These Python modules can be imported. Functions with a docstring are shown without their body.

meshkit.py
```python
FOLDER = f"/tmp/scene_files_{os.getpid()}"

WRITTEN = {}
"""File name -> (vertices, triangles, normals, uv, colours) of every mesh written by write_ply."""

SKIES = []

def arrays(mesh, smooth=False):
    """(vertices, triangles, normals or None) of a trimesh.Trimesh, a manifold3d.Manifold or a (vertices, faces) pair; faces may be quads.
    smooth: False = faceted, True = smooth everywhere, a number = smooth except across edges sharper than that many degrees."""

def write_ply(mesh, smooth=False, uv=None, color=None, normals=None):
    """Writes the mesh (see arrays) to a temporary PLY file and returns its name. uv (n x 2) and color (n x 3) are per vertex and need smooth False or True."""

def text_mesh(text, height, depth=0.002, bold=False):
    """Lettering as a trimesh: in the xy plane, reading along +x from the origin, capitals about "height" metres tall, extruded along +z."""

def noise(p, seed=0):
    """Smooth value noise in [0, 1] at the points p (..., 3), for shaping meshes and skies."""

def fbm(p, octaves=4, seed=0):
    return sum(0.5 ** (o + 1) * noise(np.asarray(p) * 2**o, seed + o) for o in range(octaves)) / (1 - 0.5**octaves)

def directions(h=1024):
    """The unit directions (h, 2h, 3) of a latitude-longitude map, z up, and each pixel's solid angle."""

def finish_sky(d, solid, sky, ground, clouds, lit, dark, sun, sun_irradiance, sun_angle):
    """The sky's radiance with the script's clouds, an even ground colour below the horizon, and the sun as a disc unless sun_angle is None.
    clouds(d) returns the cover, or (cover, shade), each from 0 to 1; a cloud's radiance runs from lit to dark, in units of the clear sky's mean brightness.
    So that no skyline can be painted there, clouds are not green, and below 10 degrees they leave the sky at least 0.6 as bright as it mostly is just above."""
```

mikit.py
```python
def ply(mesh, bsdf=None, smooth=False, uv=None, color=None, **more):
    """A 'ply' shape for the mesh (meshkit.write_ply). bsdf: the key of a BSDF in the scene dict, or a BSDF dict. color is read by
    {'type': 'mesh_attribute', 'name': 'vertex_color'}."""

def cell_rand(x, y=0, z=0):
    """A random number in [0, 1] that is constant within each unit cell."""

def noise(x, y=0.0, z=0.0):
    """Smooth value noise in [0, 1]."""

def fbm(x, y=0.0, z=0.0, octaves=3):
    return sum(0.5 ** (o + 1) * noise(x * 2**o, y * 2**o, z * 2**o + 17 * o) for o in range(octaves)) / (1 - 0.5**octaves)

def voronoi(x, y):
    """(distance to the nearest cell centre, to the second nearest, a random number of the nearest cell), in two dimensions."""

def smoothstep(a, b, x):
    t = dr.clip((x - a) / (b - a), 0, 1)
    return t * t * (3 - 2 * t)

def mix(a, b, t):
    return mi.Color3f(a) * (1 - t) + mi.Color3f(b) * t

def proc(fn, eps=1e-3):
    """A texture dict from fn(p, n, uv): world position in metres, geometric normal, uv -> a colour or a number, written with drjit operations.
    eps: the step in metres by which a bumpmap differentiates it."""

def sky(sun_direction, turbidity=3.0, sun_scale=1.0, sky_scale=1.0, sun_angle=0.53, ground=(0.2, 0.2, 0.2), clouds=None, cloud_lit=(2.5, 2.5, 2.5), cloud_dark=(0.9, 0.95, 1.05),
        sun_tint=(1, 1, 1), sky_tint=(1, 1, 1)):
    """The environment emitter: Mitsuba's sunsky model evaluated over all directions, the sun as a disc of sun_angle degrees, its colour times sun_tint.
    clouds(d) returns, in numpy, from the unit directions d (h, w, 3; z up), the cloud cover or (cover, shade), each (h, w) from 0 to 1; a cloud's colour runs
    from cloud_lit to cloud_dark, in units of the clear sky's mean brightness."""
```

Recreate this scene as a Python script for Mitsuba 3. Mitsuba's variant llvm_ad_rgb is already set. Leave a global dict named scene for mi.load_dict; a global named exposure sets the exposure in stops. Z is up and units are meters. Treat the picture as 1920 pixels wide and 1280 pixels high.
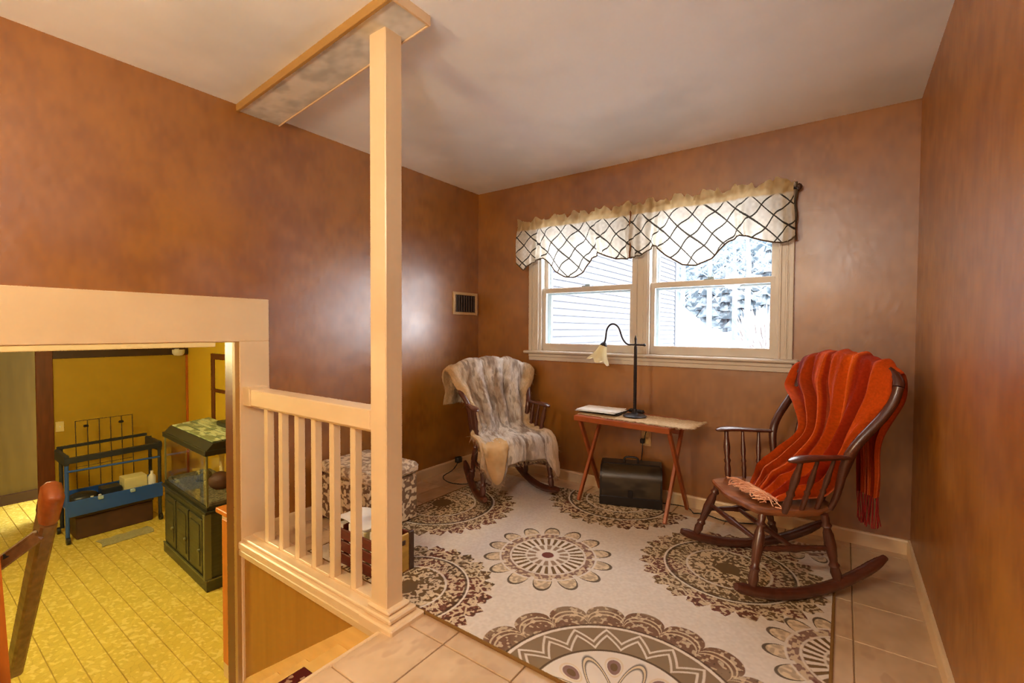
import math, random
import numpy as np, trimesh, drjit as dr, mitsuba as mi, mikit
from mikit import proc, noise, fbm, voronoi, smoothstep, mix, cell_rand
T = mi.ScalarTransform4f
rng = np.random.default_rng(7)
random.seed(7)
scene, labels = {}, {}
A = np.array

# ------------------------------------------------------------------ camera, sky, exposure
CAM = A([2.7333, -3.2606, 1.2093]); YAW, PITCH, ROLL, FPX = 0.6244, 0.0256, 0.0045, 863.92
_fw = A([-math.sin(YAW)*math.cos(PITCH), math.cos(YAW)*math.cos(PITCH), -math.sin(PITCH)])
_rt = A([math.cos(YAW), math.sin(YAW), 0.0]); _up = np.cross(_rt, _fw)
_up = _up*math.cos(ROLL) - _rt*math.sin(ROLL)
scene['camera'] = {'type': 'perspective', 'fov': math.degrees(2*math.atan(960/FPX)), 'fov_axis': 'x', 'near_clip': 0.05, 'far_clip': 500.0,
                   'to_world': T().look_at(origin=CAM.tolist(), target=(CAM+_fw).tolist(), up=_up.tolist())}
exposure = 0.15
SKY = 110.0          # overcast sky brightness
ROOM_LAMP = (84.0, 80.0, 72.0)
HALL_LAMP = (150.0, 112.0, 56.0)
LOWER_LAMP = (215.0, 185.0, 88.0)
def overcast(d):
    return np.ones(d.shape[:2]), 0.25 + 0.2*np.sin(3*d[..., 0]+1.3)*np.cos(4*d[..., 1])
scene['sky'] = mikit.sky((-0.4, -0.5, 0.6), sun_scale=0.0, sky_scale=1.0, ground=(0.75, 0.77, 0.8), clouds=overcast,
                         cloud_lit=(SKY, SKY*1.02, SKY*1.05), cloud_dark=(SKY*.8, SKY*.84, SKY*.9))

# ------------------------------------------------------------------ helpers
def lin(r, g, b):
    return tuple(((c/255)/12.92 if c/255 <= .04045 else ((c/255+.055)/1.055)**2.4) for c in (r, g, b))
def rgb(c): return {'type': 'rgb', 'value': [float(x) for x in c]}
def mat(name, color, rough=.5, spec=.5, metal=0.0, bump=None, bscale=.002, **more):
    c = proc(color) if callable(color) else rgb(color)
    b = {'type': 'principled', 'base_color': c, 'roughness': proc(rough) if callable(rough) else float(rough), **({} if 'eta' in more else {'specular': float(spec)}), 'metallic': float(metal), **more}
    if bump is not None:
        b = {'type': 'bumpmap', 'arbitrary': proc(bump), 'scale': float(bscale), 'bsdf': b}
    scene[name] = {'type': 'twosided', 'bsdf': b}
    return name
def numbered(key):
    if key not in scene and key not in labels: return key
    i = 1
    while f'{key}_{i:03d}' in scene or f'{key}_{i:03d}' in labels: i += 1
    return f'{key}_{i:03d}'
def thing(name, label, cat, group=None, kind=None):
    k = numbered(name); labels[k] = {'label': label, 'category': cat}
    if group: labels[k]['group'] = group
    if kind: labels[k]['kind'] = kind
    return k
def obj(name, mesh, m, parent=None, label=None, cat=None, smooth=False, group=None, kind=None, uv=None, ply=None, to_world=None):
    k = numbered(parent + '__' + name if parent else name)
    d = dict(ply) if ply is not None else mikit.ply(mesh, m, smooth=smooth, uv=uv)
    if to_world is not None: d['to_world'] = to_world
    scene[k] = d
    e = {}
    if label: e['label'] = label
    if cat: e['category'] = cat
    if group: e['group'] = group
    if kind: e['kind'] = kind
    if e: labels[k] = e
    return k
def struct(name, mesh, m, label, cat, smooth=False):
    return obj(name, mesh, m, None, label, cat, smooth, kind='structure')
def cat_(*ms): return trimesh.util.concatenate(list(ms))
def rbox(x0, x1, y0, y1, z0, z1, b=.003):
    b = min(b, (x1-x0)/3, (y1-y0)/3, (z1-z0)/3)
    v = []
    for X, sx in ((x0, 1), (x1, -1)):
        for Y, sy in ((y0, 1), (y1, -1)):
            for Z, sz in ((z0, 1), (z1, -1)):
                v += [[X, Y+sy*b, Z+sz*b], [X+sx*b, Y, Z+sz*b], [X+sx*b, Y+sy*b, Z]]
    return trimesh.convex.convex_hull(A(v, float))
def box(x0, x1, y0, y1, z0, z1):
    m = trimesh.creation.box(extents=[x1-x0, y1-y0, z1-z0]); m.apply_translation([(x0+x1)/2, (y0+y1)/2, (z0+z1)/2]); return m
def frame_of(p0, p1, up=(0, 0, 1)):
    d = A(p1, float)-A(p0, float); L = np.linalg.norm(d); d = d/L
    u = A(up, float)
    if abs(d@u) > .98: u = A([0, 1.0, 0])
    s = np.cross(u, d); s /= np.linalg.norm(s); t = np.cross(d, s)
    return d, s, t, L
def beam(p0, p1, w, h, up=(0, 0, 1), b=.003):
    """chamfered board from p0 to p1; w across, h along up"""
    d, s, t, L = frame_of(p0, p1, up)
    m = rbox(0, L, -w/2, w/2, -h/2, h/2, b)
    M = np.eye(4); M[:3, 0], M[:3, 1], M[:3, 2], M[:3, 3] = d, s, t, p0
    m.apply_transform(M); return m
def tube(pts, radii, sides=8, flat=1.0, up=None, caps=True):
    p = A(pts, float); n = len(p); r = np.broadcast_to(radii, (n,)).astype(float)
    t = np.gradient(p, axis=0); t /= np.linalg.norm(t, axis=1, keepdims=True)+1e-12
    a = np.zeros_like(p)
    ref = A(up, float) if up is not None else (A([0, 0, 1.0]) if abs(t[0][2]) < .9 else A([1.0, 0, 0]))
    for i in range(n):
        x = ref - t[i]*(ref@t[i]); x /= np.linalg.norm(x)+1e-12; a[i] = x
        if up is None: ref = x
    b = np.cross(t, a)
    ang = np.arange(sides)*2*np.pi/sides
    v = p[:, None]+r[:, None, None]*(np.cos(ang)[None, :, None]*a[:, None]*flat+np.sin(ang)[None, :, None]*b[:, None])
    v = v.reshape(-1, 3); f = []
    for i in range(n-1):
        for j in range(sides):
            q = [i*sides+j, i*sides+(j+1) % sides, (i+1)*sides+(j+1) % sides, (i+1)*sides+j]
            f += [[q[0], q[1], q[2]], [q[0], q[2], q[3]]]
    if caps:
        v = np.vstack([v, p[:1], p[-1:]]); c0, c1 = len(v)-2, len(v)-1
        for j in range(sides):
            f += [[c0, (j+1) % sides, j], [c1, (n-1)*sides+j, (n-1)*sides+(j+1) % sides]]
    return trimesh.Trimesh(v, f, process=False)
def spindle(p0, p1, prof, sides=10):
    p0, p1 = A(p0, float), A(p1, float)
    return tube([p0+(p1-p0)*t for t, _ in prof], [r for _, r in prof], sides)
def lathe(prof, sides=28, at=(0, 0, 0)):
    """prof: (r, z)"""
    pts = [[0, 0, 0]]
    m = tube([[0, 0, z] for _, z in prof], 1.0, sides, caps=False)
    v = m.vertices.copy(); ang = np.arange(sides)*2*np.pi/sides
    for i, (r, z) in enumerate(prof):
        v[i*sides:(i+1)*sides] = np.stack([r*np.cos(ang), r*np.sin(ang), np.full(sides, z)], 1)
    v = v+A(at)
    return trimesh.Trimesh(v, np.asarray(m.faces)[:, ::-1], process=False)
def grid(fn, ns, nt):
    """fn(s,t)->xyz on [0,1]^2; returns mesh and uv"""
    s, t = np.meshgrid(np.linspace(0, 1, ns), np.linspace(0, 1, nt))
    P = fn(s.ravel(), t.ravel()); f = []
    i, j = np.meshgrid(np.arange(nt-1), np.arange(ns-1), indexing='ij')
    q = np.stack([i*ns+j, i*ns+j+1, (i+1)*ns+j+1, (i+1)*ns+j], -1).reshape(-1, 4)
    return trimesh.Trimesh(P, np.vstack([q[:, [0, 1, 2]], q[:, [0, 2, 3]]]), process=False), np.stack([s.ravel(), t.ravel()], 1)
def thicken(m, th):
    """a second skin behind the sheet, joined at the rim"""
    n = m.vertex_normals; v = np.vstack([m.vertices, m.vertices-n*th]); N = len(m.vertices); f = np.asarray(m.faces)
    e = np.sort(m.edges, axis=1); u, idx, c = np.unique(e, axis=0, return_index=True, return_counts=True)
    be = m.edges[idx[c == 1]]
    side = [[a, b_+N, b_] for a, b_ in be]+[[a, a+N, b_+N] for a, b_ in be]
    return trimesh.Trimesh(v, np.vstack([f, f[:, ::-1]+N, A(side)]), process=False)
def prism(poly, y0, y1, axis='y'):
    """2D polygon (list of (a,b)) extruded; axis y: (x,z) polygons; axis x: (y,z)"""
    import shapely.geometry as sg
    m = trimesh.creation.extrude_polygon(sg.Polygon(poly), abs(y1-y0))
    v = m.vertices; lo = min(y0, y1)
    if axis == 'y': m = trimesh.Trimesh(np.stack([v[:, 0], lo+v[:, 2], v[:, 1]], 1), m.faces[:, ::-1], process=False)
    elif axis == 'x': m = trimesh.Trimesh(np.stack([lo+v[:, 2], v[:, 0], v[:, 1]], 1), m.faces, process=False)
    else: m = trimesh.Trimesh(v+[0, 0, lo], m.faces, process=False)
    return m
def loft(outline, rings, center):
    """outline Nx2 closed; rings: (scale, z); caps both ends"""
    o = A(outline, float); c = A(center, float); N = len(o); v = []; f = []
    for s, z in rings: v += [[*(c+(q-c)*s), z] for q in o]
    for i in range(len(rings)-1):
        for j in range(N):
            a, b_, c_, d = i*N+j, i*N+(j+1) % N, (i+1)*N+(j+1) % N, (i+1)*N+j
            f += [[a, b_, c_], [a, c_, d]]
    v += [[*c, rings[0][1]], [*c, rings[-1][1]]]
    for j in range(N):
        f += [[len(v)-2, (j+1) % N, j], [len(v)-1, (len(rings)-1)*N+j, (len(rings)-1)*N+(j+1) % N]]
    return trimesh.Trimesh(v, f, process=False)
def interp(t, keys):
    k = A([x[0] for x in keys]); return np.interp(t, k, A([x[1] for x in keys]))
def smooth_path(pts, n):
    from scipy.interpolate import CubicSpline
    p = A(pts, float); d = np.r_[0, np.cumsum(np.linalg.norm(np.diff(p, axis=0), axis=1))]
    return CubicSpline(d, p)(np.linspace(0, d[-1], n))

# ------------------------------------------------------------------ materials
def faux(p, n, uv):
    a = fbm(p.x*2.2+p.z*.4, p.y*2.2, p.z*2.2, 4); b = noise((p.x+p.y)*14, p.z*14, 3.0); c = noise((p.x+p.y)*55, p.z*22, 8.0)
    return mix(lin(116, 64, 2), lin(142, 86, 6), smoothstep(.25, .8, a*.7+b*.18+c*.12))
mat('paint_brown', faux, rough=lambda p, n, uv: .29+.17*fbm((p.x+p.y)*4, p.z*4, 1.0), spec=1.0, eta=2.0, bump=lambda p, n, uv: fbm((p.x+p.y)*38, p.z*26, 4.0), bscale=.0006, clearcoat=.3, clearcoat_gloss=.4)
def ceil_c(p, n, uv):
    a = fbm(p.x*1.7, p.y*1.7, 2.0, 4)
    return mix(lin(212, 217, 223), lin(232, 236, 241), smoothstep(.3, .7, a))
mat('plaster_ceiling', ceil_c, rough=.75, spec=.3, bump=lambda p, n, uv: fbm(p.x*30, p.y*30, 1.0), bscale=.0015)
mat('plaster_beam', lambda p, n, uv: mix(lin(176, 172, 160), lin(214, 210, 200), smoothstep(.35, .65, fbm(p.x*9, p.y*14, p.z*9, 3))), rough=.8, spec=.3)
mat('trim_cream', lambda p, n, uv: mix(lin(212, 184, 144), lin(222, 196, 158), fbm(p.x*4, p.y*4, p.z*4)), rough=.32, spec=.5)
mat('trim_tan', lin(205, 178, 132), rough=.4)
mat('jamb_tan', lin(158, 120, 62), rough=.5)
mat('window_paint', lin(204, 198, 188), rough=.35)
mat('storm_metal', lin(150, 172, 182), rough=.4)
mat('stain_wood', lambda p, n, uv: mix(lin(82, 38, 14), lin(112, 56, 22), fbm(p.x*8, p.y*60, p.z*5, 3)), rough=.4)
mat('orange_wood', lambda p, n, uv: mix(lin(168, 84, 22), lin(205, 118, 40), fbm(p.x*30, p.y*30, p.z*4, 3)), rough=.38)
def tile_c(p, n, uv):
    a = fbm(p.x*5, p.y*5, 3.0, 4); v = fbm(p.x*16, p.y*9, 5.0, 3); r = cell_rand(dr.floor((p.x-1.505)/.32), dr.floor((p.y+2.0)/.32), 2)
    c = mix(lin(186, 156, 120), lin(212, 184, 150), smoothstep(.25, .75, a*.6+v*.25+r*.15))
    return mix(c, lin(170, 132, 100), smoothstep(.6, .75, v)*.4)
mat('tile', tile_c, rough=lambda p, n, uv: .3+.15*fbm(p.x*20, p.y*20, 1.0), spec=.45)
mat('grout', lin(140, 112, 80), rough=.9, spec=.2)
def vinyl(p, n, uv):
    x, y = p.x/.05, (p.y+2.02)/.1265*2.6
    d1, d2, r = voronoi(x*1.1+.3*y, y)
    lo = smoothstep(.10, .0, d2-d1)
    sp = smoothstep(.62, .8, noise(p.x*40+p.y*14, p.y*56-p.x*18, 1.0))
    c = mix(lin(206, 180, 70), lin(216, 190, 82), r)
    c = mix(c, lin(184, 154, 52), lo*.4)
    return mix(c, lin(238, 216, 128), sp*.55)
mat('vinyl', vinyl, rough=.42, spec=.4)
mat('vinyl_joint', lin(172, 142, 54), rough=.8)
mat('paint_ochre', lambda p, n, uv: mix(lin(170, 136, 34), lin(184, 148, 44), fbm(p.x*3, p.y*3, p.z*3)), rough=.55, spec=.3)
mat('paint_yellow', lambda p, n, uv: mix(lin(220, 184, 48), lin(228, 192, 60), fbm(p.x*3, p.y*3, p.z*3)), rough=.5, spec=.35)
mat('paint_stair', lambda p, n, uv: mix(lin(150, 104, 34), lin(166, 118, 42), fbm(p.x*30, p.y*30, p.z*2)), rough=.5, spec=.35)
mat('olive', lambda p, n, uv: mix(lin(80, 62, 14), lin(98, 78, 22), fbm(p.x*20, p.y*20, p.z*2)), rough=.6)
mat('stair_wood', lambda p, n, uv: mix(lin(206, 166, 92), lin(222, 184, 112), fbm(p.x*4, p.y*30, p.z*30)), rough=.35)
mat('dark_brown', lin(58, 34, 18), rough=.5)
mat('white_plastic', lin(226, 222, 210), rough=.4)
mat('ivory_plastic', lin(226, 208, 150), rough=.4)
mat('black_plastic', lin(24, 22, 22), rough=.35)
mat('vent_dark', lin(52, 36, 26), rough=.45)
mat('black_metal', lin(26, 24, 26), rough=.35, metal=.3)
mat('bronze', lin(34, 30, 32), rough=.38, metal=.5)
def chairwood(p, n, uv):
    g = fbm(p.x*25, p.y*25, p.z*9, 3)
    return mix(lin(52, 23, 14), lin(84, 38, 20), g)
mat('chair_wood', chairwood, rough=.3, spec=.6, clearcoat=.3, clearcoat_gloss=.8)
mat('seat_wood', lambda p, n, uv: mix(lin(96, 50, 24), lin(146, 84, 42), fbm((p.x*.81+p.y*.59)*5, (p.x*.59-p.y*.81)*34, 2.0, 3)), rough=.28, spec=.6, clearcoat=.3, clearcoat_gloss=.8)
mat('tray_wood', lambda p, n, uv: mix(lin(124, 54, 22), lin(164, 84, 36), fbm(p.x*12, p.y*40, p.z*12, 3)), rough=.32, spec=.5)
mat('case_side', lambda p, n, uv: mix(lin(30, 22, 14), lin(58, 46, 28), smoothstep(.35, .65, fbm(p.x*8, p.y*8, p.z*14, 3))), rough=.4)
mat('case_dark', lin(22, 16, 14), rough=.4)
mat('paper', lin(228, 228, 226), rough=.8, spec=.2)
mat('runner', lambda p, n, uv: mix(lin(160, 130, 96), lin(206, 182, 146), noise(p.x*160, p.y*160, p.z*160)), rough=.95, spec=.1)
mat('glass_tank', lin(40, 46, 20), rough=.1)
scene['glass_tank'] = {'type': 'thindielectric', 'int_ior': 1.5}
scene['pane_glass'] = {'type': 'thindielectric', 'int_ior': 1.5}
mat('cabinet_dark', lambda p, n, uv: mix(lin(38, 36, 18), lin(54, 50, 26), fbm(p.x*10, p.y*10, p.z*60, 3)), rough=.4)
mat('cabinet_edge', lin(92, 88, 50), rough=.4)
mat('hood_top', lambda p, n, uv: mix(lin(104, 112, 76), lin(164, 168, 128), smoothstep(.4, .6, fbm(p.x*9, p.y*30, 1.0, 3))), rough=.35)
mat('hood_dark', lin(30, 28, 16), rough=.35)
mat('gravel', lambda p, n, uv: mix(lin(50, 46, 30), lin(110, 100, 70), noise(p.x*90, p.y*90, 1.0)), rough=.9)
mat('blue_metal', lin(44, 84, 158), rough=.35, metal=.2)
mat('navy_metal', lin(28, 32, 40), rough=.4)
mat('rust_box', lambda p, n, uv: mix(lin(44, 26, 16), lin(84, 46, 26), fbm(p.x*10, p.y*10, p.z*10)), rough=.6)
mat('cream_box', lin(206, 196, 140), rough=.6)
mat('mat_grey', lambda p, n, uv: mix(lin(140, 132, 92), lin(170, 162, 118), noise(p.x*120, p.y*120, 1.0)), rough=.95, spec=.1)
mat('step_mat', lambda p, n, uv: mix(lin(70, 22, 18), lin(150, 120, 100), smoothstep(.62, .68, fbm(p.x*45, p.y*45, 1.0, 2))), rough=.95, spec=.1)
mat('handrail_wood', lambda p, n, uv: mix(lin(84, 54, 26), lin(128, 88, 44), fbm(p.x*6, p.y*60, p.z*30, 3)), rough=.4)
mat('handrail_end', lambda p, n, uv: mix(lin(126, 62, 22), lin(158, 82, 34), fbm(p.x*40, p.y*40, p.z*40)), rough=.45)
mat('crate_tan', lambda p, n, uv: mix(lin(156, 118, 44), lin(186, 146, 64), fbm(p.x*20, p.y*5, p.z*40)), rough=.5)
mat('crate_red', lambda p, n, uv: mix(lin(74, 28, 18), lin(110, 44, 26), fbm(p.x*5, p.y*30, p.z*40)), rough=.5)
def damask(p, n, uv):
    s = 40.0
    a = fbm(p.x*s, p.y*s, p.z*s, 2); b = noise((p.x+p.y)*70, p.z*70, 1.0)
    return mix(lin(108, 82, 60), lin(204, 184, 156), smoothstep(.46, .56, a*.75+b*.25))
mat('damask', damask, rough=.9, spec=.1)
mat('pillow_top', lambda p, n, uv: mix(lin(150, 128, 106), lin(214, 198, 176), smoothstep(.4, .6, fbm(p.x*50, p.y*50, p.z*50, 2))), rough=.9, spec=.1)
mat('siding', lin(84, 87, 93), rough=.6, spec=.2)
mat('snow', lambda p, n, uv: mix(lin(178, 183, 190), lin(190, 194, 199), fbm(p.x*.8, p.y*.8, p.z*.8)), rough=.9, spec=.1)
mat('frosted_bark', lambda p, n, uv: mix(lin(74, 86, 96), lin(122, 134, 142), fbm(p.x*6, p.y*6, p.z*3)), rough=.9, spec=.1)
mat('frosted_needles', lambda p, n, uv: mix(lin(48, 60, 68), lin(98, 108, 115), smoothstep(.35, .65, fbm(p.x*1.8, p.y*1.8, p.z*2.6, 3))), rough=.95, spec=.1)
mat('russet_leaf', lambda p, n, uv: mix(lin(124, 112, 110), lin(160, 158, 158), fbm(p.x*5, p.y*5, p.z*5, 2)), rough=.95, spec=.1)
mat('stake_grey', lin(120, 124, 128), rough=.8)
mat('carpet_edge', lin(120, 86, 44), rough=.95, spec=.1)
scene['shade_glass'] = {'type': 'principledthin', 'base_color': rgb(lin(238, 228, 190)), 'roughness': .3, 'diff_trans': .9}

# rug design, in metres on the rug's own plane
CREAM, OLIVE, MAROON, TAUPE, DARK, BEIGE = lin(214, 204, 192), lin(100, 76, 48), lin(98, 52, 44), lin(140, 116, 92), lin(62, 46, 32), lin(206, 186, 156)
def tri(x):
    f = x-dr.floor(x); return dr.abs(f*2-1)
def line(d, w): return smoothstep(w, w*.4, dr.abs(d))
def medallion(col, p, cx, cy, R, n, kind):
    x, y = p.x-cx, p.y-cy; r = dr.sqrt(x*x+y*y)+1e-6; th = dr.atan2(y, x)/(2*math.pi); t = r/R
    k = tri(th*n); k2 = tri(th*n*2+.25); lace = noise(p.x*80, p.y*80, cx*9); lace2 = noise(p.x*130, p.y*130, cy*7)
    if kind == 'petal':
        edge = .68+.32*dr.sqrt(dr.maximum(1-dr.square(k*1.25), 0)); m = smoothstep(.0, -.02, t-edge)
        c = mix(BEIGE, TAUPE, smoothstep(.3, .7, lace)*.6); c = mix(c, DARK, line(t-edge+.03, .035)*.9)
        c = mix(c, MAROON, smoothstep(.74, .72, t)*.8); c = mix(c, BEIGE, smoothstep(.5, .58, lace)*smoothstep(.74, .72, t)*.8)
        c = mix(c, mix(OLIVE, CREAM, smoothstep(.45, .5, k2)), smoothstep(.56, .54, t))
        c = mix(c, mix(TAUPE, CREAM, smoothstep(.55, .6, k)), smoothstep(.34, .32, t))
        for q in (.73, .57, .33, .17): c = mix(c, CREAM, line(t-q, .022)*.85)
        c = mix(c, CREAM, smoothstep(.17, .15, t)); c = mix(c, MAROON, smoothstep(.1, .085, t))
    elif kind == 'lace':
        edge = .86+.14*dr.sqrt(dr.maximum(1-dr.square(k), 0)) - .05*k2; m = smoothstep(.0, -.015, t-edge)
        c = mix(OLIVE, MAROON, smoothstep(.45, .6, noise(p.x*9, p.y*9, cx*3))*.8); c = mix(c, BEIGE, smoothstep(.47, .56, lace*.6+lace2*.4)*.8)
        c = mix(c, DARK, smoothstep(.30, .22, lace)*.7)
        c = mix(c, BEIGE, line(t-(.80+.06*k), .016)*.8); c = mix(c, DARK, line(t-.665, .02)*.8); c = mix(c, CREAM, line(t-.69, .016)*.9); c = mix(c, BEIGE, line(t-(.56-.07*k2), .018)*.8)
        c = mix(c, mix(OLIVE, BEIGE, smoothstep(.47, .55, lace*.7+lace2*.3)), smoothstep(.45, .43, t)); c = mix(c, CREAM, line(t-.44, .018)*.9)
        c = mix(c, BEIGE, line(t-(.28+.08*k), .02)*.9); c = mix(c, OLIVE, smoothstep(.14, .12, t))
    else:
        edge = .88+.12*dr.sqrt(dr.maximum(1-dr.square(k), 0)); m = smoothstep(.0, -.012, t-edge)
        c = mix(TAUPE, MAROON, smoothstep(.45, .6, noise(p.x*9, p.y*9, 2))*.7); c = mix(c, OLIVE, .35); c = mix(c, BEIGE, smoothstep(.56, .63, lace)*.6); c = mix(c, DARK, smoothstep(.32, .24, lace2)*.6)
        for q in (.05, .09): c = mix(c, BEIGE, line(t-(edge-q-.02), .011)*.7)
        c = mix(c, mix(OLIVE, BEIGE, .15), smoothstep(.735, .73, t))
        for q in (.66, .60): c = mix(c, CREAM, line(t-(q-.07+.14*tri(th*n*1.0+.5)*.9), .018)*.85)
        c = mix(c, CREAM, line(t-.745, .016)*.95); c = mix(c, DARK, line(t-.765, .01)*.8)
        c = mix(c, CREAM, smoothstep(.50, .49, t)); c = mix(c, DARK, line(t-.505, .010)*.8)
        sw = .30+.13*dr.cos(th*8*2*math.pi)
        c = mix(c, DARK, line(t-sw, .045)*.85); c = mix(c, BEIGE, line(t-sw, .018)); e2 = dr.sqrt(dr.square((t-.36)/.07)+dr.square((tri(th*8))/.32)); c = mix(c, MAROON, smoothstep(1.0, .85, e2)*.85); c = mix(c, BEIGE, line(e2-1.15, .16)*.8); c = mix(c, OLIVE, smoothstep(.55, .45, e2))
        c = mix(c, mix(MAROON, BEIGE, smoothstep(.5, .6, lace)), smoothstep(.15, .14, t)); c = mix(c, DARK, line(t-.15, .012))
    return col*(1-m)+c*m
def rug_c(p, n, uv):
    col = mix(CREAM, lin(196, 184, 170), noise(p.x*90, p.y*90, 2.0)*.6); 
    col = medallion(col, p, .50, -.98, .52, 26, 'lace'); col = medallion(col, p, 1.46, -.20, .50, 26, 'lace')
    col = medallion(col, p, 2.28, -.76, .44, 24, 'lace'); col = medallion(col, p, 1.10, -1.83, .42, 24, 'lace')
    col = medallion(col, p, 2.17, -1.93, .57, 20, 'big'); col = medallion(col, p, 1.475, -1.18, .345, 14, 'petal')
    col = medallion(col, p, 2.80, -1.24, .31, 14, 'petal'); col = medallion(col, p, 2.55, -.16, .28, 14, 'petal')
    return col
mat('rug_pile', rug_c, rough=.95, spec=.1, sheen=.3, bump=lambda p, n, uv: noise(p.x*260, p.y*260, 1.0), bscale=.001)

# ------------------------------------------------------------------ the room
W, H, YF, TH = 3.0439, 2.44, -5.2, .14
ZF = -.92                                   # floor of the lower room
OX0, OX1, OZ0, OZ1 = .62, 2.44, 1.035, 2.06     # window hole
wb = struct('wall_back', cat_(box(-.1, OX0, 0, TH, -.1, H), box(OX1, W+.1, 0, TH, -.1, H), box(OX0, OX1, 0, TH, -.1, OZ0), box(OX0, OX1, 0, TH, OZ1, H)), 'paint_brown', 'brown glazed back wall with the double window in it', 'wall')
DY0, DY1, DZ = -2.955, -2.078, 1.137        # opening to the lower room in the left wall
wl = struct('wall_left', cat_(box(-.11, 0, DY1, .1, -.95, H), box(-.11, 0, DY0-.02, DY1, DZ, H), box(-.11, 0, YF, -3.3, -.95, H), box(-.11, 0, -3.31, DY0-.02, DZ, H)), 'paint_brown', 'glossy brown left wall above and beside the opening to the lower room', 'wall')
struct('wall_right', box(W, W+.12, YF, .1, -.1, H), 'paint_brown', 'dark brown right wall along the edge of the picture', 'wall')
struct('wall_front', box(-.1, W+.1, YF-.1, YF, -1, H), 'paint_brown', 'brown wall behind the camera', 'wall')
struct('ceiling', box(-.1, W+.1, YF-.1, .1, H, H+.1), 'plaster_ceiling', 'mottled white plaster ceiling of the upper room', 'ceiling')
SX, SY, SYN = 1.25, -2.06, -3.07                       # stair edge, stairwell wall
flr = struct('floor', cat_(box(SX, W, YF, -.0, -.12, -.006), box(0, SX, SY+.02, 0, -.12, -.006), box(0, SX, YF, SYN, -.12, -.006)), 'grout', 'beige tiled floor of the upper room', 'floor')
RX0, RX1, RY0, RY1 = .41, 2.715, -1.905, -.2
t0 = rbox(0, .315, 0, .315, -.02, 0, .002); tply = mikit.ply(t0, 'tile')
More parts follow.
